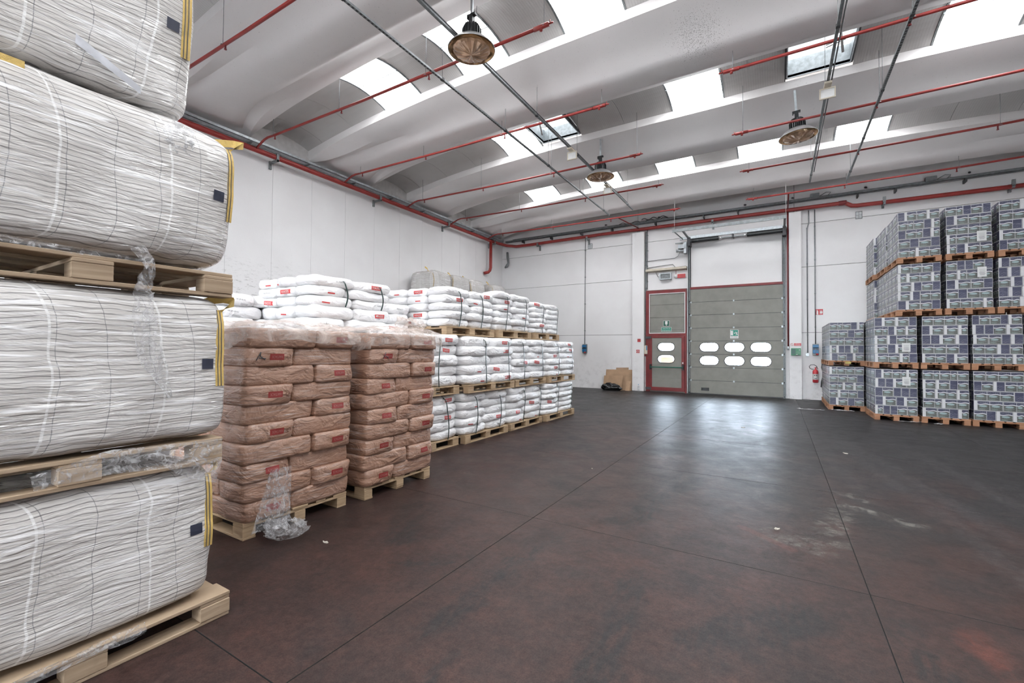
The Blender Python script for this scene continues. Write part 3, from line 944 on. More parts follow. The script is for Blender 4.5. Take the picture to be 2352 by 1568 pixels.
# red pipe strip beside the right track
rv = MB().tube([(0.265, 17.12, 1.72), (0.265, 17.12, 6.22)], 0.022, 8).build('riser_pipe', MT['dred'])
MB().tube([(0.265, 17.12, 1.60), (0.265, 17.12, 1.72)], 0.034, 8).build('valve', MT['galv'], rv)
tag(rv, 'thin dark red riser pipe beside the gate rail and pillar', 'pipe')

# ------------------------------------------------------------------ personnel door (door_2)
dr = thing('door_2', 'grey personnel door in dark red frame with green push bar and transom', 'door', kind='structure')
F0, F1 = -4.37, -2.90
MB().box(F0, F0 + 0.15, D - 0.08, D + 0.02, 0, 3.84).build('frame_post', MT['dred'], dr)
MB().box(F1 - 0.06, F1, D - 0.08, D + 0.02, 0, 3.84).build('frame_post', MT['dred'], dr)
MB().box(F0 + 0.15, F1 - 0.06, D - 0.08, D + 0.02, 3.70, 3.84).build('frame_head', MT['dred'], dr)
MB().box(F0 + 0.15, F1 - 0.06, D - 0.08, D + 0.02, 2.10, 2.21).build('frame_rail', MT['dred'], dr)
MB().plate(rect(F0 + 0.12, F1 - 0.04, 2.20, 3.72), [rect(F0 + 0.145, F1 - 0.065, 2.225, 3.695)], D - 0.088, D - 0.07).build('transom_bead', MT['white'], dr)
for a, b2 in ((2.21, 2.33), (2.33, 2.80), (2.80, 3.28), (3.28, 3.70)):
    MB().cbox(F0 + 0.13, F1 - 0.05, D - 0.06, D - 0.02, a + 0.003, b2 - 0.003, 0.003).build('transom_panel', MT['gate'], dr)
MB().box(F0 + 0.1, F1, D - 0.03, D - 0.02, 2.1, 3.86).build('transom_back', MT['gate'], dr)  # sheet behind the transom, added to block light through its gaps
MB().plate(rect(F0 + 0.1, F1, 0, 2.15), [stadium(-3.93, -3.31, 1.09, 1.39), stadium(-3.93, -3.31, 1.54, 1.85)], D - 0.03, D - 0.02).build('leaf_back', MT['gate'], dr)
lf = MB().box(F0 + 0.155, F0 + 0.235, D - 0.10, D - 0.03, 0.05, 2.09).box(F1 - 0.17, F1 - 0.065, D - 0.10, D - 0.03, 0.05, 2.09) \
    .box(F0 + 0.235, F1 - 0.17, D - 0.10, D - 0.03, 0.05, 0.18).box(F0 + 0.235, F1 - 0.17, D - 0.10, D - 0.03, 2.035, 2.09).build('door_leaf', MT['dred'], dr)
DX0, DX1 = F0 + 0.235, F1 - 0.17
for z0, z1, hole in ((0.18, 0.52, None), (0.52, 1.0, None), (1.0, 1.47, (1.10, 1.38)), (1.47, 2.035, (1.55, 1.84))):
    hs = [stadium(-3.92, -3.32, *hole)] if hole else []
    MB().plate(rect(DX0, DX1, z0 + 0.002, z1 - 0.002), hs, D - 0.085, D - 0.045).build('leaf_section', MT['gate'], lf)
    if hole:
        MB().plate(stadium(-3.94, -3.30, hole[0] - 0.018, hole[1] + 0.018), [stadium(-3.912, -3.328, hole[0] + 0.008, hole[1] - 0.008)], D - 0.095, D - 0.05).build('window_frame', MT['dark'], lf)
        MB().plate(stadium(-3.92, -3.32, *hole), [], D - 0.066, D - 0.064).build('window_pane', MT['glass'], lf)
MB().tube([(F0 + 0.19, D - 0.19, 0.935), (F1 - 0.10, D - 0.19, 0.935)], 0.02, 8).build('push_bar', simple('push_bar_green', (0.02, 0.17, 0.12), 0.4), dr)
for xx in (F0 + 0.19, F1 - 0.11):
    MB().box(xx - 0.03, xx + 0.03, D - 0.20, D - 0.10, 0.84, 1.04).build('bar_bracket', MT['black'], dr)
MB().box(F1 - 0.14, F1 - 0.10, D - 0.13, D - 0.10, 1.07, 1.13).build('lock', MT['white'], dr)
for zz in (0.12, 2.05):
    MB().box(F0 + 0.0, F0 + 0.2, D - 0.12, D - 0.08, zz - 0.045, zz + 0.045).build('hinge', MT['dark'], dr)
bx = MB().cbox(-4.27, -3.78, 19.2, 19.6, 1.06, 1.29, 0.01).box(-4.45, -3.6, 19.2, 19.7, -0.2, 0.98).box(-4.27, -3.78, 19.25, 19.6, 0.98, 1.06).build('outdoor_box', MT['cbd'])
tag(bx, 'brown box outside, seen through the lower window of the red door', 'box')
ya_ = MB().box(-40, 40, D + 0.31, 45, -0.25, -0.05).box(-40, 40, -45, YB - 0.31, -0.25, -0.05).box(XR + 0.31, 40, YB - 0.31, D + 0.31, -0.25, -0.05).build('ground', simple('outdoor_paving', (0.6, 0.6, 0.6), 0.8))  # bright ground added to throw sky light up through the rear opening
tag(ya_, 'pale paved yard outside the hall', 'ground', kind='structure')

# ------------------------------------------------------------------ pipes
main = thing('sprinkler_main', 'large red fire main under the roof along two walls', 'pipe')
pts = [(-10.72, YB + 0.2, 6.27), (-10.72, 15.9, 6.27), (-10.66, 16.35, 6.26), (-10.45, 16.75, 6.22), (-10.1, 17.0, 6.19), (-9.5, 17.06, 6.20), (-6, 17.06, 6.235), (1.68, 17.06, 6.20), (1.78, 17.06, 6.195), (1.95, 17.05, 6.08), (2.08, 17.05, 6.06), (5, 17.05, 6.03), (XR, 17.05, 6.02)]
MB().tube(pts, 0.062, 12).build('pipe_run', MT['red'], main)
MB().tube([(-10.70, 15.86, 6.25), (-10.70, 15.86, 5.1), (-10.72, 15.84, 4.98), (-10.78, 15.80, 4.90), (-10.95, 15.72, 4.86)], 0.065, 12).build('drop_pipe', MT['red'], main)
_c = MB().lathe([(0.075, -0.1), (0.08, 0), (0.075, 0.1)], 12).build('coupling', MT['dred'], main, (1.72, 17.06, 6.2))
_c.rotation_euler = (0, radians(90), 0)
for y in (-3.6, -0.3, 3.0, 6.28, 9.6, 12.94, 16.1):
    MB().box(XL, XL + 0.05, y - 0.03, y + 0.03, 6.02, 6.22).box(XL, XL + 0.36, y - 0.025, y + 0.025, 6.15, 6.20).box(XL + 0.33, XL + 0.36, y - 0.03, y + 0.03, 6.15, 6.34).build('bracket', MT['galvd'], main)
for x in (-9.0, -6.72, -2.0, 2.72, 5.4):
    MB().box(x - 0.03, x + 0.03, D - 0.05, D, 5.92, 6.14).box(x - 0.025, x + 0.025, D - 0.3, D, 6.08 - (0.1 if x > 2 else 0), 6.13 - (0.1 if x > 2 else 0)).box(x - 0.035, x + 0.035, D - 0.3, D - 0.26, 6.04, 6.2).build('bracket', MT['galvd'], main)

head_me = MB().tube([(0, 0, -0.02), (0, 0, -0.075)], 0.014, 8).lathe([(0.006, -0.075), (0.02, -0.085), (0.022, -0.10), (0.004, -0.105)], 8).mesh('sprinkler_head', MT['dred'])
def branch(x0, x1, y, side, z=6.35, lab=''):
    t = thing('sprinkler_pipe', lab, 'pipe', (0, y, 0), 'red sprinkler branch pipes')
    if side < 0:
        p = [(-10.72, 0, 6.28), (-10.50, 0, 6.37), (-10.36, 0, 6.42), (-10.2, 0, 6.44), (-9.9, 0, 6.425), (-7, 0, 6.37), (x1, 0, z)]
        hx = [-10.0 + 2.34 * i for i in range(4)]
        e = x1
    else:
        p = [(x0, 0, z), (4, 0, 6.36), (XR - 0.3, 0, 6.42)]
        hx = [x0 + 0.12 + 2.34 * i for i in range(4)]
        e = x0
    MB().tube(p, 0.026, 8).build('pipe_run', MT['red'], t)
    s = 1 if side < 0 else -1
    MB().tube([(e - 0.22 * s, 0, z), (e + 0.03 * s, 0, z)], 0.034, 8).tube([(e + 0.03 * s, 0, z), (e + 0.10 * s, 0, z)], 0.014, 6).tube([(e - 0.1 * s, 0, z + 0.02), (e - 0.1 * s, 0, z - 0.06)], 0.024, 8).tube([(e + 0.05 * s, 0, z), (e + 0.05 * s, 0, z + 0.055)], 0.008, 5).build('end_tee', MT['red'], t)
    for x in hx:
        zz = z
        if side < 0 and x < -9.5:
            zz = 6.43
        elif side < 0 and x < -7:
            zz = 6.39
        hxx = x + (0.08 if side < 0 else -0.04)
        if abs(hxx - e) > 0.3:
            link('sprinkler_head', head_me, t, (hxx, 0, zz))
        # hanger: ring and wire up to whatever is overhead
        yy = y
        # height of the underside overhead
        r = (yy - TIPS[0]) % 3.72
        zt, zb = tip_z(x), bot_z(x)
        if r < 2.2:
            a = abs(r - 1.1)
            topz = zb if a < 0.25 else zb + (a - 0.25) / 0.85 * (zt - 0.18 - zb)
            MB().tube([(x, 0, zz + 0.02), (x, 0, topz + 0.03)], 0.0045, 5).lathe([(0.034, -0.008), (0.036, 0.0), (0.034, 0.008)], 10, (x, 0, zz)).build('pipe_hanger', MT['galvd'], t)
        else:
            topz = zt - 0.1
            MB().tube([(x, 0, zz + 0.02), (x, 0, topz + 0.2)], 0.0045, 5).lathe([(0.034, -0.008), (0.036, 0.0), (0.034, 0.008)], 10, (x, 0, zz)).build('pipe_hanger', MT['galvd'], t)
    return t
PB = [(3.58, 'first'), (5.78, 'second'), (8.28, 'third'), (10.80, 'fourth'), (13.1, 'fifth'), (15.6, 'sixth')]
for y, n in PB:
    branch(-10.7, -2.93, y, -1, lab=f'thin red branch pipe from the long wall, {n} from the bulk bags')
for y, n in [(8.34, 'first'), (10.86, 'second'), (13.2, 'third'), (15.72, 'fourth')]:
    branch(-0.78, XR, y, 1, lab=f'thin red branch pipe above the cartons, {n} from the camera')
for y, n in ((-6.5, 'fourth'), (-4.0, 'third'), (-1.5, 'second'), (1.0, 'first')):
    branch(-10.7, -2.93, y, -1, lab=f'thin red branch pipe outside the frame, {n} behind the camera side')
fp = MB().tube([(-4.98, 15.62, 6.36), (-4.6, 17.05, 6.26)], 0.02, 8).build('feed_pipe', MT['dred'])
tag(fp, 'short dark red feed from the sixth branch pipe to the fire main', 'pipe')
fp = MB().tube([(0.27, 15.74, 6.36), (0.27, 17.06, 6.24)], 0.02, 8).build('feed_pipe', MT['dred'])
tag(fp, 'short dark red feed from the carton-side branch pipe to the fire main', 'pipe')

# cable trunking hanging along the hall
def trunk(x, y1, lab, twin=False, col='galvd'):
    t = thing('cable_trunking', lab, 'cable duct', (x, 0, 6.28), 'trunking runs')
    ys_ = YB + 0.2
    MB().box(-0.021, 0.021, ys_, y1, -0.004, 0.0).box(-0.021, -0.018, ys_, y1, 0, 0.03).box(0.018, 0.021, ys_, y1, 0, 0.03).build('channel', MT[col], t)
    if twin:
        MB().tube([(0.05, ys_, 0.01), (0.05, y1 - 0.8, 0.01)], 0.011, 6).build('conduit', MT['dark'], t)
    else:
        sl = MB()
        yy = 1.0
        while yy < y1 - 1:
            sl.box(-0.014, 0.014, yy, yy + 0.035, -0.0055, -0.0035)
            yy += 0.07
        sl.build('slots', MT['black'], t)['kind'] = 'stuff'
    y = y1 - 0.6
    while y > -4:
        MB().box(-0.027, 0.027, y - 0.03, y + 0.03, -0.008, 0.035).build('joint_clamp', MT['black'], t)
        r = (y - TIPS[0]) % 3.72
        zt, zb = tip_z(x), bot_z(x)
        a = abs(r - 1.1)
        topz = (zb if a < 0.25 else zb + (a - 0.25) / 0.85 * (zt - 0.18 - zb)) if r < 2.2 else zt + 0.1
        MB().tube([(0, y, 0.02), (0, y, topz - 6.28 + 0.03)], 0.0045, 5).build('hanger_wire', MT['galvd'], t)
        y -= 2.1
    return t
trunk(-5.08, 14.95, 'slotted grey trunking over the sack stacks, ending short of the gate wall')
trunk(-4.20, 14.75, 'trunking with a thin conduit along the row of two hanging lamps', True)
trunk(0.76, 14.8, 'trunking with a square light box, beside the third hanging lamp', True)
trunk(1.63, 15.05, 'slotted dark trunking over the carton stacks')
for x, y, lab in ((-4.18, 9.6, 'cream emergency light box on the trunking between the two lamps'), (0.76, 9.55, 'cream emergency light box beside the third hanging lamp'), (-4.20, 12.2, 'cream emergency light box behind the second hanging lamp')):
    t = thing('emergency_light', lab, 'light', (x, y, 6.13), 'emergency light boxes')
    MB().cbox(-0.055, 0.055, -0.17, 0.17, 0.10, 0.142, 0.006).build('housing', MT['cream'], t)
    MB().plate(rect(-0.12, 0.12, -0.09, 0.10), [rect(-0.10, 0.10, -0.07, 0.08)], -0.014, 0.014).build('sign_frame', MT['cream'], t)
    MB().box(-0.10, 0.10, -0.005, 0.005, -0.07, 0.08).build('sign_plate', MT['white'], t)

# galvanised cable trays on the walls
t = thing('cable_tray', 'galvanised cable tray on the long wall above the fire main', 'cable tray')
MB().box(XL + 0.10, XL + 0.28, YB, 16.9, 6.44, 6.452).box(XL + 0.272, XL + 0.28, YB, 16.9, 6.44, 6.51).box(XL + 0.10, XL + 0.108, YB, 16.9, 6.44, 6.51).build('tray', MT['galv'], t)
for k in range(14):
    y = -3.3 + 1.5 * k
    MB().add([(XL, y - 0.02, 6.44), (XL + 0.26, y - 0.02, 6.44), (XL, y - 0.02, 6.34), (XL, y + 0.02, 6.44), (XL + 0.26, y + 0.02, 6.44), (XL, y + 0.02, 6.34)], [(0, 1, 2), (3, 5, 4), (0, 3, 4, 1), (1, 4, 5, 2), (0, 2, 5, 3)]).build('tray_bracket', MT['galvd'], t)
t = thing('cable_tray', 'grey cable tray with boxes on the gate wall above the fire main', 'cable tray')
MB().box(XL + 0.3, XR, D - 0.24, D - 0.1, 6.43, 6.442).box(XL + 0.3, XR, D - 0.24, D - 0.232, 6.43, 6.50).box(XL + 0.3, XR, D - 0.108, D - 0.10, 6.43, 6.50).build('tray', MT['galvd'], t)
MB().tube([(XL + 0.6, D - 0.06, 6.56), (XR, D - 0.06, 6.54)], 0.018, 6).build('cable', MT['galvd'], t)
MB().tube([(-5.4 + 0.06 * i, D - 0.2 + 0.03 * sin(i * 1.3), 6.52 + 0.05 * sin(i * 0.7)) for i in range(34)], 0.012, 5).tube([(-4.5 + 0.05 * i, D - 0.22, 6.58 + 0.04 * sin(i * 0.9)) for i in range(20)], 0.014, 5).build('loose_cable', MT['dark'], t)
for x in (-9.8, -8.4, -7.0, -5.7, -4.0, -2.3, -1.2, 2.1, 3.0, 4.5):
    MB().box(x - 0.02, x + 0.02, D - 0.24, D, 6.33, 6.43).build('tray_bracket', MT['dark'], t)
for x in (1.0, 3.76):
    MB().cbox(x - 0.12, x + 0.12, D - 0.32, D - 0.18, 6.47, 6.60, 0.01).tube([(x + 0.12, D - 0.25, 6.5), (x + 0.3, D - 0.25, 6.60), (x + 0.42, D - 0.25, 6.58), (x + 0.35, D - 0.25, 6.50)], 0.012, 5).build('junction_box', MT['galvd'], t)
for x in (-6.0, -3.9, -1.0, 0.4, 2.3, 4.6):
    MB().tube([(x, D - 0.09, 6.62), (x + 0.03, D - 0.005, 6.64)], 0.03, 8).build('wall_socket_hole', MT['dark'], wb)

# ------------------------------------------------------------------ hanging lamps
def lamp(x, y, lab, tilt=0.0):
    t = thing('pendant_lamp', lab, 'lamp', (x, y, 6.11), 'industrial pendant lamps')
    r = 0.36
    MB().lathe([(0.14, 0.17), (0.20, 0.145), (0.27, 0.10), (0.33, 0.04), (r, 0.005), (r + 0.006, 0.0), (r, -0.005), (0.35, 0.0)], 36).build('reflector', MT['alu'], t)
    MB().lathe([(0.35, -0.004), (0.325, 0.03), (0.265, 0.085), (0.195, 0.13), (0.135, 0.15), (0.0, 0.155)], 36).build('reflector_lining', MT['gold'], t)
    # faceted lens disc below the rim
    vs, fs = [(0, 0, -0.085)], []
    n = 32
    for rr, zz in ((0.14, -0.072), (0.26, -0.035), (0.285, -0.01)):
        for k in range(n):
            q = (0.006 if k % 2 else -0.006)
            vs.append((rr * cos(2 * pi * k / n), rr * sin(2 * pi * k / n), zz + q))
    for k in range(n):
        fs.append((0, 1 + k, 1 + (k + 1) % n))
        for s in range(2):
            a, b2 = 1 + s * n + k, 1 + s * n + (k + 1) % n
            fs.append((a, a + n, b2 + n, b2))
    MB().add(vs, [f[::-1] for f in fs]).build('lens', MT['lens'], t)
    hb = MB().lathe([(0.13, 0.16), (0.135, 0.20), (0.125, 0.33), (0.095, 0.38), (0.04, 0.40), (0.0, 0.40)], 20)
    for k in range(20):
        a = 2 * pi * k / 20
        c, s = cos(a), sin(a)
        e = 0.006
        q = [(0.10, 0.17), (0.155, 0.17), (0.15, 0.30), (0.115, 0.375), (0.08, 0.39)]
        vs = [(c * rr - s * e, s * rr + c * e, zz) for rr, zz in q] + [(c * rr + s * e, s * rr - c * e, zz) for rr, zz in q]
        m = len(q)
        hb.add(vs, [tuple(range(m)), tuple(range(2 * m - 1, m - 1, -1))] + [(i, i + m, (i + 1) % m + m, (i + 1) % m) for i in range(m)])
    hb.build('ballast_housing', MT['black'], t)
    MB().box(-0.035, 0.035, -0.035, 0.035, 0.39, 0.55).box(-0.075, 0.075, -0.03, 0.03, 0.52, 0.555).box(-0.075, -0.055, -0.03, 0.03, 0.49, 0.53).build('mount', MT['black'], t)
    MB().box(-0.02, 0.02, -0.012, 0.012, 0.55, 1.06 if y > 8 else 1.15).build('drop_rod', MT['galv'], t)
    t.rotation_euler = (0, tilt, 0)
    return t
lamp(-4.02, 5.38, 'largest-looking pendant lamp, over the aisle beside the bright roof panes', 0.0)
lamp(-4.02, 11.10, 'pendant lamp hanging farther along the same trunking, smallest in view')
lamp(0.37, 11.10, 'pendant lamp with brass-toned reflector, between gate and cartons', -0.06)

# ------------------------------------------------------------------ wall fixtures on the gate wall
def sign(name, lab, cat, x0, x1, z0, z1, base, items, y=D, th=0.006):
    t = thing(name, lab, cat, ((x0 + x1) / 2, y, (z0 + z1) / 2))
    hx, hz = (x1 - x0) / 2, (z1 - z0) / 2
    MB().box(-hx, hx, -th, 0, -hz, hz).build('plate', MT[base], t)
    for (nm, mt, fn) in items:
        mb = MB()
        fn(mb, -th - 0.002, hx, hz)
        mb.build(nm, MT[mt], t)
    return t
def R_(a, b2, c, d):
    return lambda mb, y, hx, hz: mb.box(a * hx, b2 * hx, y, y + 0.002, c * hz, d * hz)
def T_(*rows):
    def f(mb, y, hx, hz):
        for s, cx, cz, h, mw in rows:
            put_text(mb, s, cx * hx, cz * hz, y - 0.001, h * hz, 0, mw * hx)
    return f
sign('exit_sign', 'dark green sign with white door pictogram above the green text plate', 'sign', -3.73, -3.50, 2.465, 2.68, 'white',
     [('field', 'dgreen', R_(-0.9, 0.9, -0.9, 0.9)), ('pictogram', 'white', lambda mb, y, hx, hz: (mb.box(-0.38 * hx, 0.38 * hx, y - 0.002, y, -0.25 * hz, 0.8 * hz), mb.add([(-0.25 * hx, y - 0.002, -0.3 * hz), (0, y - 0.002, -0.85 * hz), (0.25 * hx, y - 0.002, -0.3 * hz)], [(0, 1, 2)])))], D - 0.06)
sign('exit_sign', 'green text plate on the door transom under the square sign', 'sign', -3.80, -3.43, 2.27, 2.435, 'white',
     [('field', 'green', R_(-0.93, 0.93, -0.88, 0.88)), ('lettering', 'white', T_(('USCITA DI', 0, 0.42, 0.5, 1.5), ('EMERGENZA', 0, -0.42, 0.5, 1.6)))], D - 0.06)
def runner(mb, y, hx, hz):
    mb.box(-0.85 * hx, -0.28 * hx, y - 0.001, y, -0.30 * hz, 0.78 * hz)
    mb.add([(-0.15 * hx, y - 0.001, 0.22 * hz), (0.1 * hx, y - 0.001, 0.35 * hz), (0.1 * hx, y - 0.001, 0.05 * hz)], [(0, 2, 1)])
    mb.box(0.1 * hx, 0.3 * hx, y - 0.001, y, 0.15 * hz, 0.25 * hz)
    for a in (((0.38, 0.35), (0.72, -0.05), 0.09), ((0.3, 0.5), (0.55, 0.3), 0.05), ((0.6, 0.0), (0.85, -0.25), 0.06), ((0.5, 0.0), (0.42, -0.32), 0.05), ((0.55, 0.3), (0.85, 0.35), 0.045)):
        (ax, az), (bx2, bz), wd = a
        d = Vector((bx2 - ax, bz - az)).normalized()
        nx, nz = -d.y * wd, d.x * wd
        mb.add([(p * hx, y - 0.001, q * hz) for p, q in ((ax + nx, az + nz), (bx2 + nx, bz + nz), (bx2 - nx, bz - nz), (ax - nx, az - nz))], [(0, 1, 2, 3)])
sign('exit_sign', 'green escape sign with running figure on the loading gate', 'sign', -1.46, -1.20, 2.0, 2.30, 'white',
     [('field', 'green', R_(-0.9, 0.9, -0.45, 0.93)), ('pictogram', 'white', runner), ('lettering', 'ink', T_(('USCITA DI EMERGENZA', 0, -0.72, 0.22, 1.7)))], D - 0.058)
def extpic(mb, y, hx, hz):
    mb.box(-0.75 * hx, -0.30 * hx, y - 0.001, y, -0.75 * hz, 0.35 * hz)
    mb.box(-0.62 * hx, -0.42 * hx, y - 0.001, y, 0.35 * hz, 0.55 * hz)
    mb.box(-0.85 * hx, -0.42 * hx, y - 0.001, y, 0.55 * hz, 0.68 * hz)
    for k in range(4):
        x = 0.12 + 0.18 * k
        mb.add([(x * hx, y - 0.001, -0.7 * hz), ((x + 0.2) * hx, y - 0.001, -0.1 * hz), ((x + 0.05) * hx, y - 0.001, (0.75 - 0.1 * (k % 2)) * hz), ((x - 0.02) * hx, y - 0.001, -0.1 * hz)], [(0, 1, 2, 3)])
sign('extinguisher_sign', 'red and white fire extinguisher sign high above the extinguisher', 'sign', 1.02, 1.22, 2.72, 2.925, 'white',
     [('field', 'signred', R_(-0.95, 0.95, -0.82, 0.95)), ('pictogram', 'white', extpic), ('lettering', 'ink', T_(('ESTINTORE', 0, -0.92, 0.1, 1.6)))])
PF = 17.05
def nosmoke(mb, y, hx, hz):
    n = 20
    for (ra, rb) in ((0.95, 0.76),):
        vs = []
        for k in range(n):
            a = 2 * pi * k / n
            vs += [(-0.70 * hx + ra * hz * cos(a), y - 0.001, ra * hz * sin(a)), (-0.70 * hx + rb * hz * cos(a), y - 0.001, rb * hz * sin(a))]
        mb.add(vs, [(2 * k, 2 * k + 1, (2 * k + 3) % (2 * n), (2 * k + 2) % (2 * n)) for k in range(n)])
    mb.add([(-0.70 * hx - 0.6 * hz, y - 0.001, 0.5 * hz), (-0.70 * hx - 0.5 * hz, y - 0.001, 0.6 * hz), (-0.70 * hx + 0.6 * hz, y - 0.001, -0.5 * hz), (-0.70 * hx + 0.5 * hz, y - 0.001, -0.6 * hz)], [(0, 1, 2, 3)])
sign('no_smoking_sign', 'red and white no smoking strip on the pillar above the green box', 'sign', 0.325, 0.618, 1.735, 1.825, 'white',
     [('field', 'signred', R_(-0.30, 0.98, -0.95, 0.95)), ('ban_ring', 'signred', nosmoke), ('lettering', 'white', T_(('VIETATO', 0.34, 0.42, 0.6, 0.95), ('FUMARE', 0.34, -0.42, 0.6, 1.1)))], PF)
t = thing('first_aid_box', 'dark green first aid box on the pillar under the no smoking sign', 'box', (0.472, PF, 1.545))
MB().cbox(-0.135, 0.135, -0.08, 0, -0.115, 0.115, 0.01).build('box_body', MT['aid'], t)
pm = MB().box(-0.12, -0.01, -0.083, -0.08, -0.085, 0.09).add([(-0.11 + 0.06, -0.084, 0.02), (-0.03, -0.084, -0.06), (-0.01, -0.084, 0.06)], [(0, 1, 2)])
pm.build('printed_panel', MT['dgreen'], t)
MB().box(0.085, 0.112, -0.083, -0.08, 0.045, 0.07).box(0.0, 0.05, -0.083, -0.08, -0.098, -0.085).build('white_marks', MT['white'], t)
tx = MB()
for k in range(5):
    tx.box(0.01, 0.11, -0.0825, -0.08, -0.07 + 0.018 * k, -0.063 + 0.018 * k)
tx.build('text_lines', simple('pale_green_text', (0.15, 0.35, 0.22), 0.5), t)
sign('fire_notice', 'small red notice with pale text, higher one on the door-side pillar', 'sign', -4.665, -4.53, 1.875, 2.005, 'signred',
     [('lettering', 'labpink', T_(('VIETATO', 0, 0.5, 0.36, 1.5), ('FUMARE', 0, -0.1, 0.36, 1.5))), ('border', 'white', lambda mb, y, hx, hz: mb.plate(rect(-hx, hx, -hz, hz), [rect(-0.9 * hx, 0.9 * hx, -0.9 * hz, 0.9 * hz)], y - 0.001, y + 0.001))], PF)
sign('fire_notice', 'small red alarm notice with ring symbol, lower one on the door-side pillar', 'sign', -4.705, -4.575, 1.45, 1.585, 'signred',
     [('ring', 'white', lambda mb, y, hx, hz: mb.plate([(0.6 * hx * cos(2 * pi * k / 16), 0.6 * hz * sin(2 * pi * k / 16)) for k in range(16)], [[(0.38 * hx * cos(2 * pi * k / 16), 0.38 * hz * sin(2 * pi * k / 16)) for k in range(16)]], y - 0.001, y + 0.001)),
      ('border', 'white', lambda mb, y, hx, hz: mb.plate(rect(-hx, hx, -hz, hz), [rect(-0.92 * hx, 0.92 * hx, -0.92 * hz, 0.92 * hz)], y - 0.001, y + 0.001))], PF)

# extinguisher
t = thing('fire_extinguisher', 'red fire extinguisher hanging on the wall beside the carton stacks', 'fire extinguisher', (1.0, D - 0.10, 0.56))
MB().lathe([(0.0, 0.0), (0.06, 0.0), (0.078, 0.02), (0.078, 0.34), (0.07, 0.385), (0.04, 0.415), (0.022, 0.425), (0.02, 0.45), (0.0, 0.45)], 20).build('cylinder', MT['signred'], t)
MB().lathe([(0.079, 0.10), (0.0795, 0.28)], 20).build('paper_label', MT['paper'], t)
MB().box(-0.03, 0.03, -0.081, -0.079, 0.125, 0.145).box(-0.04, -0.01, -0.081, -0.079, 0.22, 0.25).box(0.01, 0.04, -0.081, -0.079, 0.22, 0.25).build('label_print', MT['ink'], t)
MB().box(-0.015, 0.015, -0.02, 0.02, 0.44, 0.48).add([(-0.06, 0, 0.47), (0.02, -0.012, 0.50), (0.07, 0, 0.47), (0.02, 0.012, 0.50), (0.02, 0, 0.48)], [(0, 1, 2, 3), (0, 4, 2, 1), (0, 3, 2, 4)]).box(0.0, 0.09, -0.008, 0.008, 0.452, 0.462).build('valve_handle', MT['signred'], t)
MB().tube([(0.05, 0, 0.46), (0.03, -0.01, 0.53), (-0.04, -0.02, 0.575), (-0.12, -0.02, 0.57), (-0.165, -0.01, 0.52), (-0.15, 0, 0.46), (-0.09, 0, 0.425), (-0.05, 0, 0.43)], 0.009, 6).build('hose', MT['black'], t)
MB().box(-0.02, 0.02, 0.06, 0.10, 0.36, 0.42).build('wall_hook', MT['galvd'], t)

# sockets and conduits
def sockbox(x, z0, z1, w, lab, y=D):
    t = thing('socket_box', lab, 'socket box', (x, y, (z0 + z1) / 2), 'blue socket boxes')
    h = (z1 - z0) / 2
    MB().cbox(-w / 2, w / 2, -0.09, 0, -h, h, 0.006).build('housing', MT['galvd'], t)
    MB().cbox(-w / 2 + 0.005, w / 2 - 0.005, -0.15, -0.085, h * 0.34, h * 0.82, 0.01).build('upper_cover', MT['blue'], t)
    for s in (-1, 1):
        c = MB().cbox(s * w / 4 - w / 4 + 0.006, s * w / 4 + w / 4 - 0.006, -0.14, -0.085, -h * 0.7, h * 0.30, 0.01).build('socket', MT['blue'], t)
        MB().box(s * w / 4 - w / 6, s * w / 4 + w / 6, -0.146, -0.14, -0.06 * h, 0.24 * h).build('socket_opening', MT['black'], c)
    MB().tube([(w * 0.22, -0.09, -h * 0.8), (w * 0.22, -0.16, -h * 0.85)], 0.03, 10).build('plug_cap', MT['signred'], t)
sockbox(-6.87, 1.43, 1.80, 0.18, 'blue twin socket box on the bare wall right of the white sacks')
sockbox(1.01, 1.44, 1.80, 0.165, 'blue twin socket box above the fire extinguisher')
def conduit(x, z0, z1, lab, y=D - 0.03, r=0.014, clamps=4, jog=False):
    t = thing('wall_conduit', lab, 'conduit', (x, y, 0), 'vertical wall conduits')
    p = [(0, 0, z0), (0, 0, z1)]
    if jog:
        p = [(0, 0, z0), (0, 0, z1 - 0.6), (0.05, 0, z1 - 0.4), (0.05, 0, z1)]
    MB().tube(p, r, 8).build('tube', MT['galvd'], t)
    for k in range(clamps):
        zz = z0 + (z1 - z0) * (k + 0.5) / clamps
        MB().box(-r - 0.006, r + 0.006, -r - 0.004, 0.03, zz - 0.015, zz + 0.015).build('clamp', MT['galvd'], t)
conduit(-6.88, 1.80, 6.25, 'grey conduit dropping to the socket box on the bare wall')
conduit(0.80, 1.51, 6.15, 'grey conduit dropping to the small switch box beside the pillar', jog=True)
conduit(1.01, 1.80, 6.15, 'grey conduit dropping to the socket box above the extinguisher')
conduit(-4.385, 1.76, 6.15, 'grey conduit between the pillar and the red door frame, thinner one', r=0.022, clamps=5)
conduit(-4.33, 3.9, 6.30, 'thin grey conduit above the corner of the red door frame', r=0.014)
t = MB().cbox(0.75, 0.835, D - 0.05, D, 1.40, 1.505, 0.006).box(0.765, 0.82, D - 0.056, D - 0.05, 1.45, 1.465).build('switch_box', MT['galv'])
tag(t, 'small grey switch box beside the right-hand pillar', 'switch')
t = thing('control_box', 'beige gate control box with blue strip beside the red door frame', 'control box', (-4.40, D, 1.585))
MB().cbox(-0.095, 0.095, -0.13, 0, -0.165, 0.165, 0.008).build('housing', MT['cream'], t)
MB().box(0.055, 0.09, -0.134, -0.13, -0.02, 0.15).build('blue_strip', MT['blue'], t)
MB().tube([(-0.02, -0.06, -0.165), (-0.02, -0.06, -0.24)], 0.03, 8).build('red_button_box', MT['signred'], t)
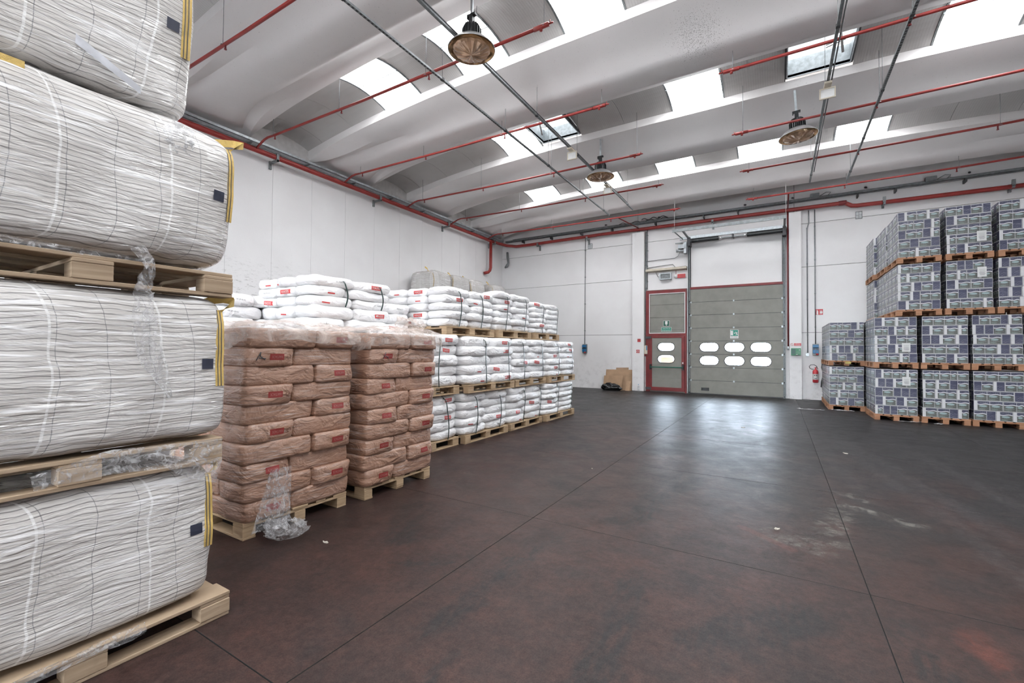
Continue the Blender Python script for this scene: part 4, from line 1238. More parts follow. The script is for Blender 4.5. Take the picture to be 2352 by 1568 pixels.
# light housing, speaker, alarm above the door
t = thing('strip_light', 'long cream strip light housing above the red door', 'light', (-3.63, D - 0.004, 4.63))
MB().add([(-0.74, 0, -0.09), (0.74, 0, -0.09), (0.74, 0, 0.03), (-0.74, 0, 0.03), (-0.74, -0.14, -0.05), (0.74, -0.14, -0.05), (0.74, -0.14, 0.03), (-0.74, -0.14, 0.03)], [(0, 4, 5, 1), (4, 7, 6, 5), (7, 3, 2, 6), (0, 3, 7, 4), (1, 5, 6, 2)]).build('housing', MT['cream'], t)
MB().tube([(-0.70, -0.03, 0.10), (-0.2, -0.03, 0.14), (0.24, -0.03, 0.16), (0.30, -0.03, 0.08), (0.34, -0.03, 0.04), (0.70, -0.03, 0.05), (0.735, -0.03, 0.02), (0.735, -0.03, -0.1)], 0.012, 6).build('conduit', MT['galvd'], t)
MB().tube([(-0.74, -0.03, 0.36), (-0.2, -0.03, 0.38), (0.30, -0.03, 0.38), (0.44, -0.03, 0.46), (0.52, -0.05, 0.66)], 0.01, 6).build('cable', MT['galvd'], t)
t = thing('wall_light', 'grey rectangular lantern light below the strip light', 'light', (-3.64, D, 4.35))
MB().plate(rect(-0.215, 0.215, -0.12, 0.12), [rect(-0.17, 0.17, -0.085, 0.085)], -0.13, 0).build('frame', MT['galv'], t)
g_ = MB().box(-0.17, 0.17, -0.10, -0.09, -0.085, 0.085)
for k in range(1, 8):
    g_.box(-0.17 + 0.34 * k / 8 - 0.004, -0.17 + 0.34 * k / 8 + 0.004, -0.106, -0.10, -0.085, 0.085)
g_.build('lens', MT['galvd'], t)
MB().tube([(-0.215, -0.05, -0.01), (-0.3, -0.04, 0.02), (-0.37, -0.04, 0.18)], 0.008, 5).build('cable', MT['dark'], t)
t = thing('fire_alarm', 'round white alarm sounder with red plate beside the lantern light', 'alarm', (-3.28, D, 4.33))
_c = MB().lathe([(0.0, 0.07), (0.05, 0.06), (0.075, 0.03), (0.075, 0.0)], 16).build('sounder', MT['white'], t)
_c.rotation_euler = (radians(90), 0, 0)
MB().box(0.06, 0.33, -0.05, -0.01, -0.07, 0.07).build('red_plate', MT['signred'], t)
tt = MB()
put_text(tt, 'ALLARME', 0.20, 0.025, -0.052, 0.035, 0, 0.22)
put_text(tt, 'INCENDIO', 0.20, -0.03, -0.052, 0.035, 0, 0.22)
tt.build('lettering', MT['labpink'], t)
MB().tube([(0, -0.02, 0.07), (0, -0.02, 0.22)], 0.008, 5).build('cable', MT['dred'], t)
for x0, x1, z0, z1, lb in ((-6.77, -6.58, 5.76, 5.96, 'small square vent grille high on the wall near the long conduit'), (2.06, 2.23, 5.69, 5.92, 'small square vent grille high on the wall beside the cartons')):
    t = thing('vent_grille', lb, 'vent', ((x0 + x1) / 2, D, (z0 + z1) / 2))
    hx, hz = (x1 - x0) / 2, (z1 - z0) / 2
    MB().plate(rect(-hx, hx, -hz, hz), [rect(-hx + 0.012, -0.004, -hz + 0.012, -0.004), rect(0.004, hx - 0.012, -hz + 0.012, -0.004), rect(-hx + 0.012, -0.004, 0.004, hz - 0.012), rect(0.004, hx - 0.012, 0.004, hz - 0.012)], -0.02, 0).build('frame', MT['galvd'], t)
    g_ = MB()
    for k in range(9):
        zz = -hz + 0.02 + (2 * hz - 0.04) * k / 8
        g_.box(-hx + 0.01, hx - 0.01, -0.014, -0.010, zz - 0.004, zz + 0.004)
    g_.build('slats', MT['galv'], t)
t = MB().tube([(1.27, D - 0.04, 1.28), (1.18, D - 0.05, 1.15), (1.165, D - 0.05, 1.05), (1.20, D - 0.05, 0.92), (1.205, D - 0.05, 0.78), (1.16, D - 0.05, 0.60), (1.15, D - 0.04, 0.42)], 0.016, 6).build('hanging_cable', MT['dark'])
tag(t, 'thick dark cable hanging on the wall beside the extinguisher', 'cable')
t = MB().tube([(-10.62, 17.1, 6.0), (-10.6, 17.1, 5.75), (-10.55, 17.08, 5.5), (-10.62, 17.06, 5.35), (-10.72, 17.08, 5.30)], [0.05, 0.06, 0.05, 0.07, 0.04], 8).build('drain_elbow', MT['galvd'])
tag(t, 'dull grey drain elbow in the corner behind the red drop pipe', 'pipe')

# cardboard, bin bag, bottle
def sheet(x0, x1, h, y0, y1, lab, z=0.0):
    mb = MB()
    t_ = 0.012
    vs = [(x0, y0, z), (x1, y0, z), (x1, y1, z + h), (x0, y1, z + h * 0.98), (x0, y0 + t_, z), (x1, y0 + t_, z), (x1, y1 + t_, z + h), (x0, y1 + t_, z + h * 0.98)]
    o = mb.add(vs, [(0, 1, 2, 3), (7, 6, 5, 4), (0, 4, 5, 1), (1, 5, 6, 2), (2, 6, 7, 3), (3, 7, 4, 0)]).build('cardboard_sheet', MT['cbd'])
    tag(o, lab, 'cardboard', 'cardboard sheets by the pillar')
sheet(-5.95, -4.88, 0.80, 17.02, 17.2, 'large cardboard sheet leaning on the wall beside the door pillar')
sheet(-5.55, -5.05, 0.88, 17.10, 17.22, 'tall cardboard sheet behind the others, its top corner showing')
sheet(-5.97, -5.22, 0.56, 16.88, 17.0, 'smaller cardboard sheet in front, behind the black bag')
sheet(-5.08, -4.90, 0.36, 16.86, 16.98, 'narrow cardboard offcut standing by the door pillar foot')

def blob(name, c, r, n=3, seed=1, mat='bin', amp=0.35, nz=0.8):
    mb = MB()
    vs, fs = [], []
    U, V = 26, 14
    for i in range(V + 1):
        th = pi * i / V
        for k in range(U):
            ph = 2 * pi * k / U
            p = Vector((sin(th) * cos(ph), sin(th) * sin(ph), cos(th)))
            q = 1 + amp * noise.noise(p * 2.3 + Vector((seed, seed * 2, 0))) + amp * 0.5 * abs(noise.noise(p * 6 + Vector((seed, 0, 0))))
            z = max(-0.02, p.z * r[2] * q + r[2] * 0.55)
            vs.append((c[0] + p.x * r[0] * q, c[1] + p.y * r[1] * q, c[2] + z + 0.02))
    for i in range(V):
        for k in range(U):
            fs.append((i * U + k, (i + 1) * U + k, (i + 1) * U + (k + 1) % U, i * U + (k + 1) % U))
    return mb.add(vs, fs, 0, False).build(name, MT[mat])
o = blob('bin_bag', (-5.60, 16.75, 0), (0.36, 0.14, 0.16), seed=3)
tag(o, 'crumpled black bin bag on the floor in front of the cardboard', 'bag')
t = thing('plastic_bottle', 'small clear plastic bottle on the floor against the door-side pillar', 'bottle', (-4.60, 16.98, 0))
MB().lathe([(0, 0), (0.035, 0), (0.038, 0.02), (0.036, 0.12), (0.037, 0.16), (0.02, 0.21), (0.013, 0.23), (0.013, 0.245)], 14).build('bottle_body', MT['filmm'], t)
MB().lathe([(0.016, 0.24), (0.016, 0.265), (0, 0.265)], 12).build('cap', MT['blue'], t)

# ------------------------------------------------------------------ pallets
_pm = {}
def pmesh(key, fn, mt):
    k = (key, mt)
    if k not in _pm:
        _pm[k] = fn().mesh(key[0], MT[mt])
    return _pm[k]
def bxm(a, b2, c):
    return lambda: MB().cbox(-a / 2, a / 2, -b2 / 2, b2 / 2, 0, c, 0.003)
def pallet(x0, x1, y0, y1, z, lab, mt='wood', along='y', group='wooden pallets'):
    """four-way pallet, its bottom boards running along x or y"""
    lx, ly = x1 - x0, y1 - y0
    t = thing('wooden_pallet', lab, 'pallet', ((x0 + x1) / 2, (y0 + y1) / 2, z), group)
    swap = along == 'x'
    la, lc = (ly, lx) if not swap else (lx, ly)        # la: along the bottom boards, lc: across
    def P(nm, a, c, h, pa, pc, pz):
        # a = size along, c = size across
        sx, sy = (c, a) if not swap else (a, c)
        px, py = (pc, pa) if not swap else (pa, pc)
        j = rnd.uniform(-0.004, 0.004)
        link(nm, pmesh((nm, round(sx, 3), round(sy, 3), round(h, 3)), bxm(sx, sy, h), mt), t, (px + j, py, pz))
    bw = 0.10
    for pc in (-lc / 2 + bw / 2, 0, lc / 2 - bw / 2):
        P('bottom_board', la, bw, 0.020, 0, pc, 0)
        for pa in (-la / 2 + 0.072, 0, la / 2 - 0.072):
            P('block', 0.145, bw, 0.074, pa, pc, 0.020)
    for pa in (-la / 2 + 0.072, 0, la / 2 - 0.072):
        P('cross_board', 0.145, lc, 0.020, pa, 0, 0.094)
    nd = 5
    for k in range(nd):
        wd = 0.145 if k in (0, 2, 4) else 0.10
        pc = -lc / 2 + wd / 2 + (lc - wd) * k / (nd - 1) if wd > 0.12 else -lc / 2 + 0.0725 + (lc - 0.145) * k / (nd - 1)
        P('deck_board', la, wd, 0.020, 0, pc, 0.114)
    return t
PH = 0.134

# ------------------------------------------------------------------ sacks
def superbox(sx, sy, sz, n, res=(14, 10, 6), seed=0, amp=0.01, freq=4.0, sag=0.0):
    """rounded pillow; origin at the middle of its underside"""
    nx, ny, nz = res
    idx, vs, fs = {}, [], []
    def vert(i, j, k):
        key = (i, j, k)
        if key in idx:
            return idx[key]
        a = sin(pi / 2 * (2 * i / nx - 1))
        b2 = sin(pi / 2 * (2 * j / ny - 1))
        c = sin(pi / 2 * (2 * k / nz - 1))
        m = (abs(a) ** n + abs(b2) ** n + abs(c) ** n) ** (1.0 / n)
        p = Vector((a / m * sx / 2, b2 / m * sy / 2, c / m * sz / 2))
        q = p * freq + Vector((seed * 3.1, seed * 1.7, seed))
        d = noise.noise(q) * amp + noise.noise(q * 2.7) * amp * 0.45
        nn = Vector((a ** 3, b2 ** 3, c ** 3 * 0.5))
        if nn.length > 0:
            nn.normalize()
        p += nn * d
        p.z += sz / 2
        idx[key] = len(vs)
        vs.append(tuple(p))
        return idx[key]
    for i in range(nx):
        for j in range(ny):
            fs.append((vert(i, j, 0), vert(i, j + 1, 0), vert(i + 1, j + 1, 0), vert(i + 1, j, 0)))
            fs.append((vert(i, j, nz), vert(i + 1, j, nz), vert(i + 1, j + 1, nz), vert(i, j + 1, nz)))
    for i in range(nx):
        for k in range(nz):
            fs.append((vert(i, 0, k), vert(i + 1, 0, k), vert(i + 1, 0, k + 1), vert(i, 0, k + 1)))
            fs.append((vert(i, ny, k), vert(i, ny, k + 1), vert(i + 1, ny, k + 1), vert(i + 1, ny, k)))
    for j in range(ny):
        for k in range(nz):
            fs.append((vert(0, j, k), vert(0, j, k + 1), vert(0, j + 1, k + 1), vert(0, j + 1, k)))
            fs.append((vert(nx, j, k), vert(nx, j + 1, k), vert(nx, j + 1, k + 1), vert(nx, j, k + 1)))
    return vs, fs

def decal(tree, mb, vs2, fs, cy, cz, rot, mi, face='x', off=0.0025):
    """lay flat shapes (u right, v up) onto the +x (or -y) side of a body"""
    out, ok = [], True
    for u, v in vs2:
        ur, vr = u * cos(rot) - v * sin(rot), u * sin(rot) + v * cos(rot)
        if face == 'x':
            h = tree.ray_cast(Vector((2.0, cy + ur, cz + vr)), Vector((-1, 0, 0)))
            q = None if h[0] is None else Vector((h[0].x + off, cy + ur, cz + vr))
        else:
            h = tree.ray_cast(Vector((cy + ur, -2.0, cz + vr)), Vector((0, 1, 0)))
            q = None if h[0] is None else Vector((cy + ur, h[0].y - off, cz + vr))
        if q is None:
            ok = False
            break
        out.append(q)
    if ok:
        mb.add(out, fs, mi)
def grid2(w, h, nu=8, nv=3, skew=0.0):
    vs = [((-0.5 + i / nu) * w + skew * (j / nv - 0.5), (-0.5 + j / nv) * h) for j in range(nv + 1) for i in range(nu + 1)]
    fs = [(j * (nu + 1) + i, j * (nu + 1) + i + 1, (j + 1) * (nu + 1) + i + 1, (j + 1) * (nu + 1) + i) for j in range(nv) for i in range(nu)]
    return vs, fs
def txt2(s, h, maxw=None):
    vs, fs, w = text_mesh(s)
    k = h if not maxw or w * h <= maxw else maxw / w
    return [(x * k, y * h) for x, y in vs], fs
def shift2(a, dx, dy):
    return [(x + dx, y + dy) for x, y in a[0]], a[1]

def sack_mesh(kind, sx, sy, sz, seed, print_='none', flip=False, face='x'):
    brown = kind == 'brown'
    vs, fs = superbox(sx, sy, sz, 8.0 if brown else 3.6, (12, 14, 7) if sy > sx else (14, 10, 7), seed, 0.016 if brown else 0.024, 6.5)
    lo, hi = sz * 0.10, sz * 0.90
    vs = [(a, b2, (lo + (c - lo) * 0.12 if c < lo else hi + (c - hi) * 0.2 if c > hi else c) - lo) for a, b2, c in vs]
    mb = MB().add(vs, fs, 0, True)
    tree = BVHTree.FromPolygons([Vector(v) for v in vs], fs)
    rot = pi if flip else 0
    cz = sz * 0.40
    sg = -1 if flip else 1
    if brown and print_ == 'label':
        y0 = -0.035 * sg
        if face == 'y':
            y0 = 0.0
        decal(tree, mb, *grid2(0.118, 0.050), y0, cz, rot, 1, face, 0.0025)
        decal(tree, mb, *txt2('HAITACK', 0.022, 0.09), y0, cz, rot, 2, face, 0.0045)
        ring = [((0.021 if k % 2 else 0.015) * cos(pi * (k // 2) / 6), (0.021 if k % 2 else 0.015) * sin(pi * (k // 2) / 6)) for k in range(24)]
        rf = [(2 * k, 2 * k + 1, (2 * k + 3) % 24, (2 * k + 2) % 24) for k in range(12) if k not in (2, 3, 8, 9)]
        decal(tree, mb, ring, rf, y0 + 0.105 * (1 if face == 'x' else 1), cz, 0.5, 3, face)
    if not brown:
        r = random.Random(seed * 13 + 5)
        tl = r.uniform(-0.12, 0.12)
        if print_ == 'red':
            y0 = r.uniform(-0.25, 0.25) * sy
            decal(tree, mb, *grid2(0.17, 0.055, 8, 3), y0, cz * 0.95, tl + rot, 1, face, 0.003)
            decal(tree, mb, *txt2('HAISIS', 0.034, 0.13), y0, cz * 0.95, tl + rot, 2, face, 0.0055)
            decal(tree, mb, *shift2(txt2('SIS JM', 0.016, 0.13), 0, -0.040), y0, cz * 0.95, tl + rot, 4, face, 0.003)
        elif print_ == 'code':
            y0 = r.uniform(-0.2, 0.2) * sy
            decal(tree, mb, *txt2('SIS JM-8152', 0.024, 0.19), y0, cz, tl, 3, face, 0.003)
            lv, lf2 = [], []
            for k in range(3):
                a, b2 = grid2(0.10, 0.003, 4, 1)
                o = len(lv)
                lv += [(x + 0.0, yy - 0.030 + 0.009 * (k - 4)) for x, yy in a]
                lf2 += [tuple(i + o for i in f) for f in b2]
            decal(tree, mb, lv, lf2, y0 + 0.05, cz, tl, 4, face, 0.003)
        elif print_ == 'strip':
            y0 = r.uniform(-0.25, 0.25) * sy
            decal(tree, mb, *grid2(0.10, 0.016, 6, 1), y0, cz * 0.6, tl * 0.6, 1, face, 0.003)
    mats = [MT['brown'], MT['labdark'], MT['labpink'], MT['logo']] if brown else [MT['wsack'], MT['labred'], MT['paper'], MT['ink'], MT['inkg']]
    me = mb.mesh('sack', mats)
    return me

_sm = {}
def sack(kind, cx, cy, z, sx, sy, sz, seed, pr, flip, face, name, lab, group, rz=0.0, tilt=0.0):
    nom = (round(sx, 2), round(sy, 2), round(sz, 3))
    key = (kind, nom, seed, pr, flip, face)
    if key not in _sm:
        _sm[key] = sack_mesh(kind, sx, sy, sz, seed, pr, flip, face)
    o = link(name, _sm[key], None, (cx, cy, z), (tilt, 0, rz))
    tag(o, lab, 'sack', group)
    return o
ORD = ['bottom', 'second', 'third', 'fourth', 'fifth', 'sixth', 'seventh', 'eighth', 'ninth', 'top']

# ------------------------------------------------------------------ brown sack stacks
def brown_stack(x1, y0, name, seed, top_lab):
    """x1: face towards the aisle, y0: side towards the camera; 1.2 deep, 1.0 wide, ten layers"""
    x0, y1 = x1 - 1.2, y0 + 1.0
    pallet(x0, x1 - 0.03, y0 + 0.02, y1 - 0.02, 0, f'pale wooden pallet under {name}', 'wood', 'x')
    r = random.Random(seed)
    h = 0.153
    z = PH
    for k in range(10):
        odd = k % 2
        dx = r.uniform(-0.012, 0.022) + 0.004 * k - 0.01
        dy = r.uniform(-0.012, 0.012)
        g = f'brown sacks in {name}'
        sz = h * 1.25
        LY = ORD[k]
        if odd:
            # long side towards the camera end of the aisle face, end face with label at the gate end
            rows = [('long', y0 + 0.30, 0.40, 0.60), ('end', y0 + 0.80, 0.60, 0.40)]
        else:
            rows = [('end', y0 + 0.20, 0.60, 0.40), ('long', y0 + 0.70, 0.40, 0.60)]
        for typ, cy, sx, sy in rows:
            lab_ = 'label' if typ == 'end' else 'none'
            where = 'camera' if cy < y0 + 0.5 else 'gate'
            so = sack('brown', x1 - sx / 2 + dx + (0.012 if typ == 'end' else -0.004), cy + dy, z, sx * 1.01, sy * 1.03, sz, (k * 7 + seed + (typ == 'end')) % 5, lab_, typ == 'end', 'x', 'paper_sack',
                 f'brown paper sack, {typ + " face" if typ == "end" else "long side"} outward, {LY} layer, {where} end of {name}', g, r.uniform(-0.02, 0.02))
            if k == 8 and typ == 'end':
                mk = MB()
                yc = -0.10 if seed == 1 else 0.0
                for a_, b_ in (((yc - 0.035, 0.05), (yc, 0.115)), ((yc, 0.115), (yc - 0.005, 0.085)), ((yc - 0.005, 0.085), (yc + 0.035, 0.055)), ((yc - 0.015, 0.07), (yc + 0.04, 0.065))):
                    mk.tube([(0, a_[0], a_[1]), (0, b_[0], b_[1])], 0.0035, 5)
                mk.build('marker_mark', MT['ink'], so, (sx / 2 + 0.006, 0, 0))
        # sacks behind, showing on the side towards the camera
        if odd:
            # ends along y0 side: remaining depth 0.8 -> two sacks 0.4 wide
            for q in range(2):
                sack('brown', x1 - 0.40 - 0.2 - 0.4 * q, y0 + 0.30 + dy, z, 0.41, 0.60, sz, (k + q) % 3, 'label', False, 'y', 'paper_sack',
                     f'brown paper sack, {LY} layer, {("middle", "wall end")[q]} of the narrow side of {name}', g)
        else:
            sack('brown', x1 - 0.60 - 0.3, y0 + 0.20 + dy, z, 0.61, 0.40, sz, (k + 1) % 3, 'none', False, 'y', 'paper_sack',
                 f'brown paper sack, {LY} layer, wall end of the narrow side of {name}', g)
        z += h
    return z
zt1 = brown_stack(-3.545, 1.87, 'the near brown stack', 1, '')
zt2 = brown_stack(-3.50, 3.01, 'the far brown stack', 3, '')

def cover(x0, x1, y0, y1, z, seed, drop=0.14):
    """sheet of milky film crumpled over the top of a stack"""
    mb = MB()
    nx, ny = 44, 40
    vs, fs = [], []
    cx, cy = (x0 + x1) / 2, (y0 + y1) / 2
    hx, hy = (x1 - x0) / 2, (y1 - y0) / 2
    for i in range(nx + 1):
        for j in range(ny + 1):
            a, b2 = (-1 + 2 * i / nx) * 1.10, (-1 + 2 * j / ny) * 1.12
            px, py = cx + hx * max(-1.02, min(1.02, a)), cy + hy * max(-1.02, min(1.02, b2))
            o = max(abs(a), abs(b2)) - 1.02
            d = max(0, o) / 0.10 * drop
            q = Vector((px * 2.2, py * 2.2, seed))
            nz_ = noise.noise(q) * 0.055 + abs(noise.noise(q * 2.4)) * 0.045 + noise.noise(q * 5) * 0.014
            edge = min(1 - abs(max(-1, min(1, a))), 1 - abs(max(-1, min(1, b2))))
            lift = 0.05 * min(1, edge * 3)
            s = 0.012 * noise.noise(Vector((px * 9, py * 9, z + d * 6)))
            fx = s if abs(a) > 1.0 else 0
            vs.append((px + (fx + 0.012) * (1 if a > 0 else -1), py + (s + 0.01) * (1 if b2 > 0 else -1), z + lift + (nz_ + 0.015 if d == 0 else nz_ * 0.4) - d * (1 + 0.6 * noise.noise(q * 1.7))))
    for i in range(nx):
        for j in range(ny):
            fs.append((i * (ny + 1) + j, (i + 1) * (ny + 1) + j, (i + 1) * (ny + 1) + j + 1, i * (ny + 1) + j + 1))
    return mb.add(vs, fs, 0, True).build('film_cover', MT['cover'])
o = cover(-4.72, -3.48, 1.85, 2.88, zt1, 1)
tag(o, 'milky film sheet crumpled over the top of the near brown stack', 'plastic film')
o = cover(-4.66, -3.42, 2.99, 4.02, zt2, 5)
tag(o, 'milky film sheet crumpled over the top of the far brown stack', 'plastic film')
o = blob('film_knot', (-3.75, 3.85, zt2 + 0.02), (0.16, 0.14, 0.10), seed=9, mat='cover', amp=0.9)
tag(o, 'bunched tuft of film on top of the far brown stack', 'plastic film')
# inner core so the stacks are not hollow (hidden sacks left out)

# crumpled film bundle on the floor and its tail
t = thing('film_bundle', 'crumpled clear film hanging to the floor under the near brown stack', 'plastic film', (-3.42, 2.08, 0))
def crumple(w, h, d, n, seed, mat, fn=None):
    vs, fs = [], []
    for i in range(n + 1):
        for j in range(n + 1):
            u, v = i / n, j / n
            p = Vector((u * 3 + seed, v * 3, seed))
            x = (u - 0.5) * w + 0.10 * w * noise.noise(p * 1.3)
            z = v * h
            yv = d * (noise.noise(p * 2.1) + 0.5 * noise.noise(p * 5.0))
            q = (x, yv, z)
            vs.append(fn(u, v, q) if fn else q)
    for i in range(n):
        for j in range(n):
            fs.append((i * (n + 1) + j, (i + 1) * (n + 1) + j, (i + 1) * (n + 1) + j + 1, i * (n + 1) + j + 1))
    return MB().add(vs, fs, 0, False)
def bun(u, v, q):
    r = 0.16 * (0.35 + 0.65 * sin(pi * v))
    a = u * 2 * pi
    n_ = noise.noise(Vector((cos(a) * 2, sin(a) * 2, v * 3))) + 0.6 * noise.noise(Vector((cos(a) * 5, sin(a) * 5, v * 8)))
    return (r * cos(a) * (1 + 0.4 * n_) + 0.08 * v, r * 0.9 * sin(a) * (1 + 0.4 * n_) - 0.02, max(0.004, 0.14 * v * (1 + 0.5 * n_)))
crumple(1, 1, 1, 26, 2, 'film', bun).build('crumpled_heap', MT['film'], t)
def tail(u, v, q):
    w = 0.16 * (1 - 0.45 * v)
    n_ = noise.noise(Vector((u * 6, v * 4, 3)))
    return (-0.10 + 0.02 * n_ - 0.04 * v, -0.08 + (u - 0.5) * 2 * w + 0.02 + 0.1 * v, 0.07 + v * 0.45 + 0.01 * n_)
crumple(1, 1, 1, 16, 4, 'film', tail).build('hanging_tail', MT['film'], t)
t.location = (-3.38, 2.12, 0)

# ------------------------------------------------------------------ white sack stacks
def white_load(x1, y0, y1, z, nl, h, name, seed, depth=1.1, side=False, pal=True, lean=0.0, longs=2, front=True, palmat='wood', straps=(), slump=0.0):
    x0 = x1 - depth
    if pal:
        pallet(x0 + 0.02, x1 - 0.0, y0 + 0.02, y1 - 0.02, z, f'pallet under {name}', palmat, 'y', 'pallets of the white sack stacks')
        z += PH
    r = random.Random(seed)
    wy = y1 - y0
    zb = z
    for k in range(nl):
        dx = r.uniform(-0.025, 0.02)
        alt = k % 2
        sz = h * 1.26
        if front:
            cells = [(y0, y0 + wy / 2), (y0 + wy / 2, y1)] if not alt else [(y0, y0 + wy * 0.40), (y0 + wy * 0.40, y1)]
            if longs == 1:
                cells = [(y0, y1)]
            for q, (a, b2) in enumerate(cells):
                pr = r.choice(['red', 'code', 'strip', 'none', 'none', 'red', 'none', 'code', 'none'])
                sx = 0.45
                where = ('camera end', 'gate end')[q] if len(cells) > 1 else 'whole width'
                yy = (a + b2) / 2 + lean * k
                sack('white', x1 - sx / 2 + dx + r.uniform(-0.012, 0.012) - (slump if k == nl - 1 else 0), yy, z, sx, round((b2 - a) * 1.06, 2), sz, r.randrange(4), pr, False, 'x', 'plastic_sack',
                     f'white plastic sack, {ORD[k] if k < nl - 1 else "top"} layer, {where}, {name}', f'white sacks in {name}', r.uniform(-0.025, 0.025), r.uniform(-0.015, 0.015))
        if side:
            # sacks whose ends show on the side towards the camera
            xa = x1 - 0.45
            n_ = max(1, round((xa - x0) / 0.42))
            for q in range(n_):
                w_ = (xa - x0) / n_
                pr = r.choice(['red', 'code', 'strip', 'none'])
                sack('white', xa - w_ * (q + 0.5), y0 + 0.31 + r.uniform(-0.02, 0.02), z, round(w_ * 1.06, 2), 0.62, sz, r.randrange(3), pr, False, 'y', 'plastic_sack',
                     f'white plastic sack, {ORD[k] if k < nl - 1 else "top"} layer, {ORD[q + 1] if q else "first"} from aisle, {name}', f'white sacks in {name}')
        z += h
    # bands over the load
    for yb_ in straps:
        pts, n_ = [], 0
        bul = r.uniform(0.0, 0.02)
        zt = z + h * 0.16
        for s in range(7):
            pts.append((x1 - 0.42 + 0.055 * s, yb_ + 0.01 * s, zt - 0.02 * (s / 6) ** 2))
        for s in range(1, 15):
            u = s / 14
            pts.append((x1 + 0.02 - 0.03 * (1 - min(1, u * 7)) + 0.012 * sin(u * pi), yb_ + 0.07 + lean * 0 + 0.03 * sin(u * 4 + seed), zt - 0.04 - (zt - 0.04 - zb) * u))
        mb = MB()
        vs, fs = [], []
        for p in pts:
            vs += [(p[0], p[1] - 0.011, p[2]), (p[0], p[1] + 0.011, p[2])]
        vs += [(a + 0.0015, b3, c + 0.0015) for a, b3, c in vs]
        m = len(pts) * 2
        for s in range(len(pts) - 1):
            a = 2 * s
            fs += [(a, a + 1, a + 3, a + 2), (m + a, m + a + 2, m + a + 3, m + a + 1), (a, a + 2, m + a + 2, m + a), (a + 1, m + a + 1, m + a + 3, a + 3)]
        o = mb.add(vs, fs, 0, True).build('strapping_band', MT['strap'])
        tag(o, f'dark strap round {name}, {("camera end", "gate end")[1 if yb_ > (y0 + y1) / 2 else 0]}', 'strap', 'straps on the white sack stacks')
    return z

# floor level
W0 = white_load(-4.36, 4.36, 5.62, 0, 5, 0.132, 'floor load half behind brown sacks', 11, straps=(5.22,), longs=2)
white_load(-4.29, 5.66, 7.00, 0, 5, 0.132, 'second floor load from the brown sacks', 12, straps=(5.88, 6.60))
white_load(-4.28, 7.04, 8.36, 0, 5, 0.132, 'third floor load from the brown sacks', 13, straps=(7.45, 8.12))
white_load(-4.22, 8.42, 9.92, 0, 6, 0.110, 'floor load at the gate end', 14, straps=(8.88, 9.60))
# second level
z2 = 0.815
white_load(-4.34, 4.30, 5.60, z2, 5, 0.158, 'middle load half behind brown sacks', 21, straps=(5.0,))
white_load(-4.22, 5.64, 7.10, z2, 5, 0.155, 'second middle load from the brown sacks', 22, straps=(6.05, 6.78))
white_load(-4.25, 7.15, 8.46, z2, 6, 0.130, 'third middle load from the brown sacks', 23, straps=(7.38, 8.16))
white_load(-4.22, 8.50, 9.95, z2, 6, 0.128, 'middle load at the gate end', 24, straps=(8.88, 9.62))
# third level
z3 = 1.74
white_load(-4.36, 5.25, 6.62, z3, 5, 0.124, 'upper load with its narrow side showing', 31, side=True, depth=1.35, straps=(5.50, 6.10))
white_load(-4.32, 6.66, 7.92, z3, 6, 0.118, 'second upper load towards the gate', 32, straps=(6.85, 7.55))
white_load(-4.30, 8.02, 9.22, z3, 6, 0.108, 'upper load at the gate end', 33, straps=(8.28, 8.98))
# tall load behind the brown stacks: two hidden loads carry it
white_load(-4.83, 3.32, 4.62, 0, 5, 0.20, 'lower load behind the brown stacks', 41, depth=1.2)
white_load(-4.83, 3.32, 4.62, 1.14, 5, 0.155, 'load standing higher than the brown stacks', 42, depth=1.25, side=True, pal=True)
zu = 1.14 + PH + 5 * 0.155
zu = white_load(-4.83, 3.32, 4.62, zu, 3, 0.125, 'topmost load behind the brown stacks', 43, depth=1.25, side=True, pal=False, straps=(3.70, 4.30))
white_load(-5.9, 2.75, 4.0, 0, 5, 0.20, 'lower load by the long wall', 44, depth=1.2)
white_load(-5.9, 2.75, 4.0, 1.14, 6, 0.155, 'low load by long wall', 45, depth=1.4, side=True)
white_load(-5.0, 4.66, 5.2, 1.6, 4, 0.15, 'narrow load between the two tall white loads', 46, depth=0.8, pal=False, longs=1)
sup = MB()
white_load(-5.0, 4.66, 5.2, 0, 8, 0.20, 'column under the narrow load', 47, depth=0.8, pal=False, longs=1)

